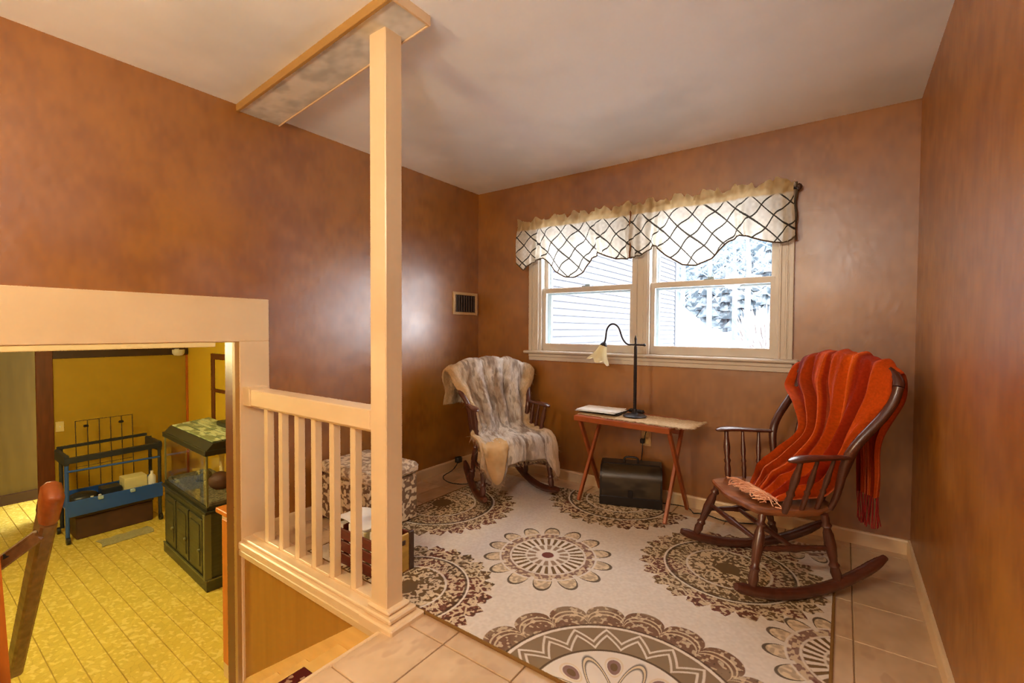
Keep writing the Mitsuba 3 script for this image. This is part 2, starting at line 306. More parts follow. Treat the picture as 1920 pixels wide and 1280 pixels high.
for i in range(-6, 6):
    for j in range(-11, 8):
        x, y = 1.5075+.32*i, -1.9975+.32*j
        for (ax0, ax1, ay0, ay1) in ((0, SX, SY+.03, 0), (SX, W, YF, 0), ):
            a0, a1, b0, b1 = max(x, ax0), min(x+.315, ax1), max(y, ay0), min(y+.315, ay1)
            if a1-a0 < .01 or b1-b0 < .01: continue
            if a0 > RX0 and a1 < RX1 and b0 > RY0 and b1 < RY1: continue
            if b1 < -3.4: continue
            if a1-a0 > .314 and b1-b0 > .314: obj('tile', None, None, flr, ply=tply, to_world=T().translate([x, y, 0]))
            else: obj('tile', rbox(a0, a1, b0, b1, -.02, 0, .002), 'tile', flr)
obj('floor_edge_nosing', rbox(SX-.012, SX+.012, SYN, SY-.035, -.035, .003, .006), 'trim_cream', flr, label='pale edge strip where the floor meets the stairs', smooth=40)

def baseboard(key, p0, p1, n, label):
    p0, p1, n = A([*p0, 0.]), A([*p1, 0.]), A([*n, 0.])
    d = (p1-p0)/np.linalg.norm(p1-p0)
    prof = [(0, 0), (.014, 0), (.014, .068), (.009, .078), (0, .08)]
    v = [p+n*a+A([0, 0, b]) for p in (p0, p1) for a, b in prof]; k = len(prof); f = []
    for i in range(k):
        j = (i+1) % k; f += [[i, j, j+k], [i, j+k, i+k]]
    f += [[0, i+1, i] for i in range(1, k-1)]+[[k, k+i, k+i+1] for i in range(1, k-1)]
    m = trimesh.Trimesh(v, f, process=False); m.fix_normals()
    struct(key, m, 'trim_cream', label, 'baseboard')
baseboard('baseboard_back', (0, 0), (W, 0), (0, -1), 'cream baseboard along the wall under the window')
baseboard('baseboard_left', (0, -1.93), (0, 0), (1, 0), 'cream baseboard along the left wall behind the railing')
baseboard('baseboard_right', (W, YF), (W, 0), (-1, 0), 'cream baseboard along the right wall')

# flat beam on the ceiling
BP = [(-.02, -2.056), (1.377, -2.135), (1.379, -1.962), (-.02, -1.836)]
bm = struct('trim_1', prism(BP, 2.408, H+.01, 'z'), 'plaster_beam', 'shallow plastered beam on the ceiling above the railing post', 'ceiling beam')
def strip(a, b, w, z0, m, **k): obj('edge_board', beam([*a, (z0+H+.004)/2], [*b, (z0+H+.004)/2], w, H+.004-z0, b=.002), m, bm, **k)
strip((-.01, -2.062), (1.385, -2.141), .016, 2.402, 'jamb_tan', label='tan board along the front edge of the beam')
strip((-.01, -1.832), (1.384, -1.957), .008, 2.403, 'trim_cream')
strip((1.383, -2.147), (1.385, -1.953), .012, 2.402, 'trim_cream')
obj('post_collar', rbox(1.115, 1.2, -2.03, -1.955, 2.386, 2.412, .003), 'trim_tan', bm)

# casing of the opening in the left wall
tr = thing('trim_2', 'wide cream casing around the opening down to the lower room', 'door casing', kind='structure')
obj('side_casing', cat_(rbox(0, .02, -2.074, -1.912, -.80, DZ, .003),), 'trim_cream', tr)
obj('head_casing', rbox(0, .02, -3.6, -1.912, DZ, 1.378, .003), 'trim_cream', tr)
obj('jamb', cat_(box(-.115, -.022, DY1-.016, DY1+.002, ZF, DZ)), 'stain_wood', tr, label='stained brown jamb on the right side of the opening')
obj('jamb_edge', rbox(-.022, .012, DY1-.018, DY1+.006, ZF, DZ, .002), 'jamb_tan', tr)
obj('head_jamb', rbox(-.11, 0, DY0, DY1, DZ-.004, DZ+.01, .001), 'trim_tan', tr)
obj('head_strip', rbox(-.02, .012, DY0-.5, -2.19, 1.110, 1.137, .003), 'ivory_plastic', tr, label='pale yellow strip under the head of the opening')
jl = prism([(-3.3, ZF), (-2.932, ZF), (-2.992, .6), (-3.0, DZ), (-3.3, DZ)], -.11, .03, 'x')
obj('jamb', jl, 'orange_wood', tr, label='orange stained jamb on the left side of the opening')

# ------------------------------------------------------------------ stairs
st = thing('staircase', 'short pale wooden staircase going down to the lower room', 'stairs', kind='structure')
RIS, TRD = .184, .27
for i in range(4):
    x1 = SX-.02-TRD*i; z = -RIS*(i+1)
    obj('tread', rbox(x1-TRD-.025, x1, SYN, SY-.012, z-.03, z, .008), 'stair_wood', st, smooth=40)
for i in range(5):
    x1 = SX-.02-TRD*i; z = -RIS*i
    obj('riser', rbox(x1-.016, x1-.002, SYN, SY-.012, z-RIS+.0, z-.031, .002), 'trim_cream', st)
sk = prism([(1.23, -.03), (1.07, -.05), (.07, -.735), (.02, -.78), (.02, -.92), (.14, -.92), (1.23, -.20)], SY-.014, SY+.004, 'y')
obj('skirt_board', sk, 'stair_wood', st, label='sloping skirt board along the stairwell wall')
struct('wall_stairwell', box(.0, SX, SY, SY+.08, ZF-.05, -.012), 'paint_stair', 'ochre wall of the stairwell below the railing', 'wall')
struct('wall_stairwell_front', box(.031, SX, SYN-.08, SYN, ZF-.05, -.012), 'paint_stair', 'ochre wall of the stairwell on the near side', 'wall')
struct('wall_stairwell_end', box(SX-.01, SX+.1, SYN, SY, ZF-.05, -.04), 'paint_stair', 'wall under the top edge of the stairs', 'wall')
mt = obj('step_mat', rbox(.962, 1.18, -2.80, -2.25, -RIS, -RIS+.012, .004), 'step_mat', None, 'dark red patterned mat on the top stair tread', 'mat')

# ------------------------------------------------------------------ railing
rl = thing('railing', 'cream painted railing with six balusters between the doorway casing and the tall post', 'railing')
obj('post', rbox(1.135, 1.236, -2.052, -1.966, .045, H, .004), 'trim_cream', rl, label='tall square cream post from floor base to ceiling beam')
obj('post_base', cat_(rbox(1.105, 1.316, -2.095, -1.915, -.028, .022, .006), rbox(1.118, 1.285, -2.078, -1.932, .022, .045, .006), rbox(1.127, 1.262, -2.066, -1.946, .045, .062, .006)), 'trim_cream', rl, label='stepped base block under the post')
obj('top_rail', rbox(.0, 1.136, -2.055, -1.955, .785, .872, .005), 'trim_cream', rl)
obj('rail_fillet', rbox(.02, 1.136, -2.035, -1.965, .773, .786, .003), 'trim_tan', rl)
obj('rail_end_block', rbox(.018, .10, -2.06, -1.95, .78, .885, .004), 'trim_cream', rl)
obj('bottom_rail', cat_(rbox(.0, 1.12, -2.088, -1.915, -.024, .018, .006), rbox(.0, 1.12, -2.068, -1.935, .018, .036, .005)), 'trim_cream', rl)
obj('bottom_lip', rbox(.0, 1.3, -2.086, -2.05, -.062, -.024, .006), 'trim_tan', rl)
bx = [.19, .342, .499, .650, .803, .965]
bply = mikit.ply(rbox(-.019, .019, -2.02, -1.982, .036, .776, .003), 'trim_cream')
for x in bx: obj('baluster', None, None, rl, ply=bply, to_world=T().translate([x, 0, 0]))
for a, b_ in zip([.02]+bx, bx+[1.13]): obj('fillet', rbox(a+.02, b_-.02, -2.022, -1.98, .036, .05, .002), 'trim_cream', rl)

# ------------------------------------------------------------------ window
wn = thing('window_1', 'white painted double window with two double-hung units side by side', 'window', kind='structure')
def casing_v(x0, x1, z0, z1, outer_left):
    w = x1-x0; o = (x0, x0+w*.34) if outer_left else (x1-w*.34, x1); i = (x1-w*.2, x1) if outer_left else (x0, x0+w*.2)
    return cat_(rbox(x0, x1, -.014, 0, z0, z1, .002), rbox(*o, -.026, -.012, z0, z1, .004), rbox(*i, -.021, -.012, z0, z1, .003), rbox(x0+w*.45, x0+w*.6, -.018, -.012, z0, z1, .002))
obj('side_casing', casing_v(.572, .664, 1.035, 2.06, True), 'window_paint', wn)
obj('side_casing', casing_v(2.402, 2.484, 1.035, 2.06, False), 'window_paint', wn)
obj('head_casing', cat_(rbox(.572, 2.484, -.016, 0, 2.06, 2.10, .003), rbox(.572, 2.484, -.024, -.012, 2.075, 2.10, .004)), 'window_paint', wn)
obj('stool', rbox(.53, 2.515, -.05, .06, 1.012, 1.036, .008), 'window_paint', wn, smooth=40)
obj('apron', cat_(rbox(.572, 2.484, -.018, 0, .955, 1.012, .003), rbox(.572, 2.484, -.026, -.012, .985, 1.012, .004)), 'window_paint', wn)
obj('mullion', cat_(rbox(1.47, 1.598, -.012, TH, 1.036, 2.06, .002), rbox(1.478, 1.512, -.02, -.01, 1.036, 2.06, .003), rbox(1.556, 1.59, -.02, -.01, 1.036, 2.06, .003)), 'window_paint', wn)
obj('jamb', box(.62, .682, .0, TH, 1.036, 2.06), 'window_paint', wn); obj('jamb', box(2.384, 2.44, .0, TH, 1.036, 2.06), 'window_paint', wn)
obj('sill', rbox(.62, 2.44, .05, TH+.04, 1.0, 1.04, .004), 'window_paint', wn)
for (a, b_) in ((.682, 1.472), (1.596, 2.384)):
    lo = obj('lower_sash', cat_(rbox(a, b_, .025, .058, 1.036, 1.098, .004), rbox(a, b_, .025, .058, 1.512, 1.552, .004), rbox(a, a+.03, .025, .058, 1.09, 1.52, .003), rbox(b_-.03, b_, .025, .058, 1.09, 1.52, .003)), 'window_paint', wn)
    pane = lambda y, z0, z1: trimesh.Trimesh([[a+.02, y, z0], [b_-.02, y, z0], [b_-.02, y, z1], [a+.02, y, z1]], [[0, 1, 2], [0, 2, 3]], process=False)
    obj('pane', pane(.042, 1.09, 1.52), 'pane_glass', lo)
    obj('sash_lock', cat_(rbox((a+b_)/2-.035, (a+b_)/2+.035, .028, .055, 1.552, 1.560, .002), rbox((a+b_)/2-.012, (a+b_)/2+.03, .034, .050, 1.560, 1.572, .003)), 'storm_metal', lo)
    up_ = obj('upper_sash', cat_(rbox(a, b_, .062, .095, 2.0, 2.06, .004), rbox(a, b_, .062, .095, 1.518, 1.556, .004), rbox(a, a+.03, .062, .095, 1.55, 2.0, .003), rbox(b_-.03, b_, .062, .095, 1.55, 2.0, .003)), 'window_paint', wn)
    obj('pane', pane(.08, 1.55, 2.01), 'pane_glass', up_)
    obj('storm_frame', cat_(rbox(a, a+.035, .105, .13, 1.036, 2.06, .002), rbox(b_-.02, b_, .105, .13, 1.036, 2.06, .002), rbox(a, b_, .105, .13, 1.502, 1.522, .002), rbox(a, b_, .112, .135, 1.53, 1.548, .002), rbox(a, b_, .105, .13, 1.036, 1.06, .002)), 'storm_metal', wn, label='blue grey metal storm window frame outside the sashes')

# ------------------------------------------------------------------ valance curtain
def lattice(p, n, uv):
    x, z = uv.x, uv.y
    w = .012*dr.sin(x*31+z*17)
    a, b = (x+w)/.15+(z)/.14, (x+w)/.15-(z)/.14
    d = dr.minimum(dr.abs(a-dr.round(a)), dr.abs(b-dr.round(b)))
    base = mix(lin(206, 200, 186), lin(226, 221, 208), noise(x*60, z*60, 1.0))
    hd = smoothstep(-.095, -.075, z)
    base = mix(base, mix(lin(176, 148, 102), lin(210, 184, 138), noise(x*45, z*30, 4.0)), hd)
    hem = smoothstep(.014, .006, uv.y*0+dr.abs(z))*0
    return mix(base, lin(34, 27, 18), smoothstep(.052, .032, d)*(1-hd)*.96)
scene['sheer'] = {'type': 'principledthin', 'base_color': proc(lattice), 'roughness': .8, 'diff_trans': .85, 'eta': 1.3}
mat('cord_brown', lin(74, 60, 40), rough=.8)
mat('hem_tan', lin(120, 78, 44), rough=.8)
def valance(x0, x1, zt, bottom, seed, label):
    notches = (.70, 1.235, 1.47) if seed < 1.5 else (1.5, 1.665, 2.20, 2.46)
    ph = seed*1.7
    def fn(s, t):
        x = x0+(x1-x0)*s
        zb = interp(x, bottom)
        z = zt+(zb-zt)*t
        d = zt-z
        ruffle = np.sin(s*95+ph)*.010+np.sin(s*57+ph*2+d*22)*.010+np.sin(s*140+ph)*.004
        soft = np.sin(s*16+ph+np.sin(d*9+ph)*1.4)*.016+np.sin(s*29+ph*3+d*8)*.007
        k = np.clip(1-d/.11, 0, 1)
        y = -.075-(ruffle*k+soft*(1-k))-.03*np.sin(np.pi*np.clip(d/.45, 0, 1))
        for xn in notches:
            y = y-.022*t*np.exp(-((x-xn)/.06)**2)*np.sin((x-xn)*120+ph)-.012*np.sin((x-xn)*70*(1.2-.6*t))*np.exp(-((x-xn)/.16)**2)*t
        zz = z+np.clip(1-d/.06, 0, 1)*(.014*np.sin(s*33+ph)+.010*np.sin(s*71+1.3*ph)+.006*np.sin(s*133))
        xx = x+.006*np.sin(s*60+d*25)*k+.012*np.sin(d*14+ph)*(s-.5)
        return np.stack([xx, y, zz], 1)
    m, uv = grid(fn, 170, 60)
    uv2 = np.stack([uv[:, 0]*(x1-x0)*1.08, -(zt-m.vertices[:, 2])], 1)
    k = obj('valance', m, 'sheer', None, label, 'curtain', smooth=True, uv=uv2, group='sheer valances over the window')
    e = m.vertices.reshape(60, 170, 3)[-1]; obj('hem_cord', tube(e[::2], .0045, 6), 'cord_brown', k, smooth=True, label='brown corded hem')
    if seed < 1.5:
        hemx = A([[x1-.004+.003*math.sin(i), -.098-.004*math.sin(i*1.7), zt-.06-.018*i] for i in range(19)]); obj('side_hem', tube(hemx, .011, 8, flat=.5), 'hem_tan', k, smooth=True, label='gathered tan side hem')
    else:
        hemx = A([[x1+.003+.004*math.sin(i*.8), -.05, zt-.02-.02*i] for i in range(18)]); obj('side_hem', tube(hemx, .006, 8), 'cord_brown', k, smooth=True, label='dark corded side hem')
    kk = np.argmin(np.abs((zt-m.vertices.reshape(60, 170, 3)[:, 85, 2])-.085)); r = m.vertices.reshape(60, 170, 3)[kk].copy(); r[:, 1] -= .006
    return k
valance(.50, 1.490, 2.112, [(.50, 1.765), (.545, 1.725), (.575, 1.70), (.61, 1.735), (.68, 1.77), (.76, 1.785), (.86, 1.68), (.95, 1.625), (1.02, 1.618), (1.10, 1.65), (1.18, 1.75), (1.235, 1.785), (1.30, 1.755), (1.38, 1.725), (1.49, 1.725)], 1.0, 'left half of the sheer valance, cream with a dark diamond lattice')
valance(1.486, 2.485, 2.112, [(1.486, 1.73), (1.56, 1.735), (1.64, 1.79), (1.67, 1.795), (1.74, 1.72), (1.84, 1.652), (1.93, 1.640), (2.03, 1.675), (2.12, 1.76), (2.20, 1.80), (2.28, 1.775), (2.38, 1.738), (2.45, 1.735), (2.485, 1.765)], 2.0, 'right half of the sheer valance, cream with a dark diamond lattice')
rod = obj('curtain_rod', cat_(tube([[.49, -.055, 2.055], [2.495, -.055, 2.055]], .007, 10), tube([[.49, -.055, 2.055], [.49, -.002, 2.055]], .006, 8), tube([[2.495, -.055, 2.055], [2.495, -.002, 2.055]], .006, 8)), 'bronze', None, 'thin curtain rod carrying the two valance halves', 'curtain rod')
obj('finial', lathe([(.001, -.02), (.012, -.012), (.016, 0), (.012, .012), (.001, .02)], 14, (2.503, -.055, 2.06)), 'dark_brown', rod, smooth=True)

# ------------------------------------------------------------------ wall fittings
vt = thing('wall_vent', 'small metal air vent high on the left wall near the corner', 'vent')
obj('frame', cat_(rbox(0, .012, -.345, -.315, 1.338, 1.535, .002), rbox(0, .012, -.055, -.025, 1.338, 1.535, .002), rbox(0, .012, -.345, -.025, 1.338, 1.362, .002), rbox(0, .012, -.345, -.025, 1.511, 1.535, .002)), 'trim_tan', vt)
obj('backing', box(.001, .003, -.32, -.05, 1.35, 1.52), 'black_plastic', vt)
for i in range(8): obj('louver', rbox(.003, .012, -.312+i*.033, -.294+i*.033, 1.362, 1.511, .002), 'vent_dark', vt)
ol = thing('wall_outlet', 'cream wall outlet under the tray table', 'outlet')
obj('plate', rbox(1.552, 1.622, -.006, 0, .375, .49, .003), 'trim_tan', ol)
obj('socket', rbox(1.570, 1.604, -.008, -.005, .44, .475, .002), 'ivory_plastic', ol); obj('socket', rbox(1.570, 1.604, -.008, -.005, .39, .425, .002), 'ivory_plastic', ol)
pc = thing('lamp_cord', 'thin black lamp cord with a plug in the outlet behind the tray table', 'cord')
obj('plug', rbox(1.552, 1.582, -.04, -.008, .395, .428, .005), 'black_plastic', pc)
obj('wire', tube(smooth_path([[1.567, -.03, .40], [1.566, -.026, .33], [1.555, -.022, .24], [1.56, -.022, .12], [1.60, -.03, .025], [1.75, -.055, .005], [1.95, -.12, .005]], 40), .003, 6), 'black_plastic', pc, smooth=True)
obj('wire', tube(smooth_path([[1.585, -.03, .42], [1.60, -.03, .50], [1.62, -.03, .58], [1.62, -.05, .615]], 16), .003, 6), 'black_plastic', pc, smooth=True)
obj('wire', tube(smooth_path([[1.95, -.12, .005], [2.04, -.098, .006], [2.13, -.13, .006], [2.24, -.10, .006], [2.34, -.05, .006]], 40), .004, 6), 'black_plastic', pc, smooth=True)
ad = thing('power_adapter', 'black power adapter plugged in above the left baseboard beside the fur draped chair', 'power adapter')
obj('body', rbox(.015, .06, -.335, -.275, .055, .105, .008), 'black_plastic', ad, smooth=40)
obj('wire', tube(smooth_path([[.04, -.32, .06], [.05, -.40, .012], [.083, -.535, .006], [.2, -.62, .006], [.34, -.60, .006], [.42, -.52, .02]], 40), .0035, 6), 'black_plastic', ad, smooth=True)

# ------------------------------------------------------------------ rug
rg = obj('rug', rbox(RX0, RX1, RY0, RY1, .0005, .011, .004), 'rug_pile', None, 'large cream rug with brown and maroon medallions on the tiled floor', 'rug')
obj('binding', cat_(rbox(RX0-.004, RX1+.004, RY0-.008, RY0+.004, .0005, .012, .003), rbox(RX1-.004, RX1+.008, RY0-.008, RY1, .0005, .012, .003), rbox(RX0-.008, RX0+.004, RY0-.008, RY1, .0005, .012, .003)), 'carpet_edge', rg, label='brown bound edge')

# ------------------------------------------------------------------ rocking chairs
LEG = [(0, .013), (.06, .016), (.16, .022), (.24, .017), (.27, .023), (.31, .015), (.36, .017), (.55, .024), (.72, .021), (.80, .014), (.84, .022), (.88, .014), (.94, .017), (1, .014)]
STR = [(0, .009), (.2, .012), (.42, .014), (.5, .019), (.58, .014), (.8, .012), (1, .009)]
SPN = [(0, .009), (.25, .012), (.33, .009), (.38, .014), (.43, .009), (.6, .013), (.8, .009), (1, .007)]
def rocking_chair(x0, y0, yaw, q, label):
    c, s = math.cos(yaw), math.sin(yaw)
    def P(u, v, z): return A([x0+c*u-s*v, y0+s*u+c*v, z])
    def TR(m):
        v = m.vertices; m.vertices = np.stack([x0+c*v[:, 0]-s*v[:, 1], y0+s*v[:, 0]+c*v[:, 1], v[:, 2]], 1); return m
    t = thing('rocking_chair', label, 'rocking chair')
    zs = q['zs']
    import shapely.geometry as sg
    uf, vf = q['uS'], q['vS']
    poly = sg.Polygon([(uf+.01, -vf+.0), (uf+.045, 0), (uf+.01, vf), (.05, vf+.035), (-.08, vf+.03), (-.19, vf-.03), (-.215, 0), (-.19, -vf+.03), (-.08, -vf-.03), (.05, -vf-.035)]).buffer(-.04).buffer(.04, quad_segs=6)
    ring = poly.exterior; o = A([ring.interpolate(k/64, normalized=True).coords[0] for k in range(64)])
    if not ring.is_ccw: o = o[::-1]
    obj('seat', TR(loft(o, [(.86, zs-.035), (.96, zs-.028), (1.0, zs-.014), (1.0, zs-.006), (.97, zs), (.9, zs-.002), (.7, zs-.010), (.4, zs-.013), (.1, zs-.012)], (0.0, 0))), 'seat_wood', t, smooth=35, label='worn brown saddle seat')
    rz = lambda u: .041+ .62*(u-.02)**2+q.get('rk', 0)*(u-.0)
    for sd in (-1, 1):
        v1, v2 = q['vfb']*sd, q['vrb']*sd
        pts = [P(u, v1+(v2-v1)*(q['ufb']-u)/(q['ufb']-q['urb']), rz(u)) for u in np.linspace(q['ufb']+.075, q['urr'], 22)]
        rad = np.full(22, .026); rad[0] = .016; rad[-1] = .014; rad[-2] = .022
        obj('rocker', tube(pts, rad, 10, flat=.95, up=(0, 0, 1)), 'chair_wood', t, smooth=50)
        a0, a1 = P(q['ufb'], v1, rz(q['ufb'])), P(q['uft'], q['vft']*sd, zs-.02)
        obj('leg', spindle(a0, a1, LEG, 12), 'chair_wood', t, smooth=50)
        b0, b1 = P(q['urb'], v2, rz(q['urb'])), P(q['urt'], q['vrt']*sd, zs-.02)
        obj('leg', spindle(b0, b1, LEG, 12), 'chair_wood', t, smooth=50)
        f = .52; m0, m1 = a0+(a1-a0)*f, b0+(b1-b0)*f
        obj('side_stretcher', spindle(m0, m1, STR), 'chair_wood', t, smooth=50)
        if sd < 0: keep = (m0+m1)/2; fr = a0+(a1-a0)*.62
        else:
            obj('cross_stretcher', spindle(keep, (m0+m1)/2, STR), 'chair_wood', t, smooth=50)
            obj('front_stretcher', spindle(fr, a0+(a1-a0)*.62, STR), 'chair_wood', t, smooth=50)
        # back post: seat -> arm joint -> top
        za = q['za']; B0, B1 = P(-.15, (q['vS']-.01)*sd, zs-.01), P(q['ub'], q['vb']*sd, za); B2 = P(q['ut'], q['vt']*sd, q['zt'])
        pts = smooth_path([B0, (B0+B1)/2+P(-.005, 0, 0)-P(0, 0, 0), B1, (B1+B2)/2+(P(-.01, .012*sd, 0)-P(0, 0, 0)), B2], 22)
        obj('back_post', tube(pts, [.012+.008*min(1, k/9) for k in range(22)], 10, flat=1.0), 'chair_wood', t, smooth=50)
        # arm
        pa = smooth_path([P(q['ub']-.01, q['vb']*sd, za), P((q['ub']+q['ua'])/2, (q['vb']*.45+q['va']*.55)*sd, za+.002), P(q['ua']-.02, q['va']*sd, za+.003), P(q['ua']+.035, (q['va']+.004)*sd, za-.004)], 16)
        w = A([.02, .021, .022, .023, .024, .025, .026, .027, .028, .029, .030, .031, .032, .031, .026, .012])
        obj('arm', tube(pa, w, 10, flat=.42, up=(0, 0, 1)), 'chair_wood', t, smooth=50)
        sp0 = P(q['uS']-.10, (q['vS']+.022)*sd, zs-.01)
        obj('arm_post', spindle(sp0, P(q['ua']-.02, q['va']*sd, za-.008), [(0, .012), (.2, .017), (.32, .012), (.38, .018), (.44, .012), (.65, .018), (.85, .012), (1, .010)]), 'chair_wood', t, smooth=50)
        for k, ff in enumerate((.36, .68)):
            pu = (q['uS']-.10)*(1-ff)+(-.15)*ff
            top = P(q['ua']*(1-ff)+q['ub']*ff-.01, (q['va']*(1-ff)+q['vb']*ff)*sd, za-.008)
            obj('arm_spindle', spindle(P(pu, (q['vS']+.018-.02*ff)*sd, zs-.01), top, SPN), 'chair_wood', t, smooth=50)
    # bow at the top
    zt, h, vt, ut = q['zt'], q['h'], q['vt'], q['ut']
    arc = [P(ut-.03*math.sin(a), -vt*math.cos(a), zt+h*math.sin(a)) for a in np.linspace(0, math.pi, 28)]
    obj('crest_rail', tube(arc, .022, 10, flat=1.15), 'chair_wood', t, smooth=50)
    for k in range(7):
        a = (k-3)/3.6
        top = P(ut-.03*math.sqrt(1-a*a), vt*a, zt+h*math.sqrt(1-a*a)-.01)
        obj('back_spindle', spindle(P(-.19, a*.19, zs-.01), top, [(0, .007), (.3, .010), (.5, .009), (1, .006)], 8), 'chair_wood', t, smooth=50)
    return t, P
QR = dict(ufb=.252, vfb=.269, urb=-.181, vrb=.223, uft=.161, vft=.195, urt=-.10, vrt=.235, zs=.41, uS=.187, vS=.214, ua=.084, va=.305, za=.656, ub=-.182, vb=.265, ut=-.367, vt=.305, zt=.969, h=.10, urr=-.43)
cr, PR = rocking_chair(2.45, -.666, 3.828, QR, 'dark wooden rocking chair with an orange shawl over its back, right of the tray table')
QL = dict(ufb=.22, vfb=.262, urb=-.162, vrb=.225, uft=.18, vft=.24, urt=-.10, vrt=.2, zs=.41, uS=.15, vS=.22, ua=.096, va=.275, za=.65, ub=-.17, vb=.25, ut=-.313, vt=.295, zt=.82, h=.12, urr=-.40)
cl, PL = rocking_chair(.728, -.537, -.557, QL, 'dark wooden rocking chair under a fur throw in the corner left of the tray table')

# ------------------------------------------------------------------ orange shawl
def drape(P, rows, amp, nfold, ph, ns, nt, arch, noise_amp=0.0, edge=0.0):
    """rows: (u, z, centre v, half width, arch weight, fold weight); returns world mesh"""
    R = A(rows, float); d = np.r_[0, np.cumsum(np.hypot(np.diff(R[:, 0]), np.diff(R[:, 1]))+.02)]; d /= d[-1]
    from scipy.interpolate import PchipInterpolator
    I = PchipInterpolator(d, R)
    def fn(s, t):
        r = I(t); w = 2*s-1
        v = r[:, 2]+r[:, 3]*w
        tu, tz = I(np.clip(t+.004, 0, 1))[:, 0]-I(np.clip(t-.004, 0, 1))[:, 0], I(np.clip(t+.004, 0, 1))[:, 1]-I(np.clip(t-.004, 0, 1))[:, 1]
        L = np.hypot(tu, tz)+1e-9; nu, nz = -tz/L, tu/L          # normal pointing outward
        fold = amp*r[:, 5]*(np.sin(w*nfold+ph+1.3*np.sin(t*5+ph))+.5*np.sin(w*nfold*1.9+ph*2+2*t))
        if edge: v = v+edge*np.sin(t*23+ph)*w
        z = r[:, 1]+r[:, 4]*arch*(np.sqrt(np.maximum(1-np.clip(w*.96, -1, 1)**2, 0))-1)
        u = r[:, 0]+nu*fold; z = z+nz*fold
        if noise_amp:
            import meshkit
            q = np.stack([u*26, v*26, z*26], 1); nn = (meshkit.fbm(q)-.0)*noise_amp
            u, z = u+nu*nn, z+nz*nn
        return np.stack([P(a, b, c) for a, b, c in zip(u, v, z)])
    return grid(fn, ns, nt)
def shawl_c(p, n, uv):
    s, t = uv.x, uv.y
    st = noise(s*16, .5, 2.0); fine = noise(s*160, t*260, 1.0)
    c = mix(lin(150, 42, 14), lin(190, 72, 18), smoothstep(.4, .6, st))
    c = mix(c, lin(224, 98, 20), smoothstep(.07, .03, dr.abs(s-.66)))
    c = mix(c, lin(100, 18, 14), smoothstep(.45, .75, noise(s*24+5, .5, 7.0))*.7)
    c = mix(c, lin(232, 132, 84), smoothstep(.78, .92, noise(s*62, t*1.0, 4.0))*.7)
    return mix(c, c*.6, fine*.5)
mat('shawl_weave', shawl_c, rough=.95, spec=.1, sheen=.6, bump=lambda p, n, uv: noise(uv.x*160, uv.y*240, 1.0), bscale=.002)
mat('fringe_pink', lin(238, 186, 150), rough=.9, spec=.1)
rowsR = [(-.485, .40, .03, .05, 0, .6), (-.478, .60, .035, .065, 0, .6), (-.465, .82, .03, .15, .3, .7), (-.44, 1.03, -.025, .30, .95, .4), (-.405, 1.112, -.025, .325, 1.0, .3), (-.358, 1.100, -.025, .325, 1.0, .3), (-.318, .98, -.015, .315, .85, .9),
         (-.283, .85, .03, .225, .5, 1), (-.235, .70, .06, .165, .2, 1.1), (-.175, .57, .03, .19, 0, 1.3), (-.12, .49, .0, .20, 0, 1.3), (-.05, .465, .0, .17, 0, 1.2), (.02, .445, .03, .14, 0, .6), (.06, .425, .04, .12, 0, .3)]
m, uv = drape(PR, rowsR, .024, 17, .6, 140, 150, .115, edge=.010)
sh = obj('shawl', m, 'shawl_weave', None, 'orange and red striped shawl draped over the right rocking chair', 'shawl', smooth=True, uv=uv)
G = m.vertices.reshape(150, 140, 3)
fr = []
for k in range(0, 140, 2):
    a = G[-1, k]; dirv = PR(.06, .0, 0)-PR(0, 0, 0); sidev = PR(0, 1, 0)-PR(0, 0, 0)
    for q in range(2):
        r1, r2, r3 = rng.normal(size=3)
        L = .9+.5*rng.random()
        pts = [a, a+dirv*.5*L+sidev*.022*r1+A([0, 0, -.004]), a+dirv*.9*L+sidev*(.03*r1+.03*r2), a+dirv*(1.0+.3*r3)*L+sidev*(.05*r2)]
        pts = A(smooth_path(pts, 6)); pts[:, 2] = np.clip(pts[:, 2], .424, .46); pts[:, 2] += .022*rng.random()*np.sin(np.linspace(0, 3.1, 6)); fr.append(tube(pts, .0026, 4))
obj('fringe', cat_(*fr), 'fringe_pink', sh, label='tangled fringe lying on the seat', kind='stuff', smooth=True)
fr = []
for k in range(0, 140, 6):
    a = G[0, k]; r = rng.normal(size=2)*.012
    fr.append(tube([a, a+A([r[0]*.4, r[1]*.4, -.07]), a+A([r[0], r[1], -.15])], .0022, 4))
mat('fringe_red', lin(150, 40, 34), rough=.9, spec=.1)
obj('fringe', cat_(*fr), 'fringe_red', sh, label='red fringe hanging behind the chair', kind='stuff', smooth=True)

# ------------------------------------------------------------------ fur throw
def fur_c(p, n, uv):
    s, t = uv.x*1.0, uv.y*1.6
    a = fbm(s*16+noise(s*3, t*6, 1.0)*2, t*7, 3.0, 3); hair = noise(s*240, t*70, 2.0)
    stripe = noise(s*7, t*1.2, 5.0)
    edge = smoothstep(.36, .5, dr.abs(uv.x-.5)+.06*noise(s*9, t*9, 1.0))
    c = mix(lin(214, 206, 198), lin(150, 124, 100), smoothstep(.42, .7, a*.75+stripe*.3-.02)*.8)
    c = mix(c, lin(104, 84, 68), smoothstep(.58, .78, a)*.55)
    c = mix(c, lin(120, 104, 92), smoothstep(.6, .8, noise(s*52, t*16, 8.0))*.6)
    c = mix(c, lin(214, 180, 132), edge*.75)
    return mix(c, c*.6, hair*.6)
mat('fur', fur_c, rough=.95, spec=.1, sheen=.8, bump=lambda p, n, uv: noise(uv.x*220, uv.y*110, 2.0)+.6*noise(uv.x*70, uv.y*50, 4.0), bscale=.005)
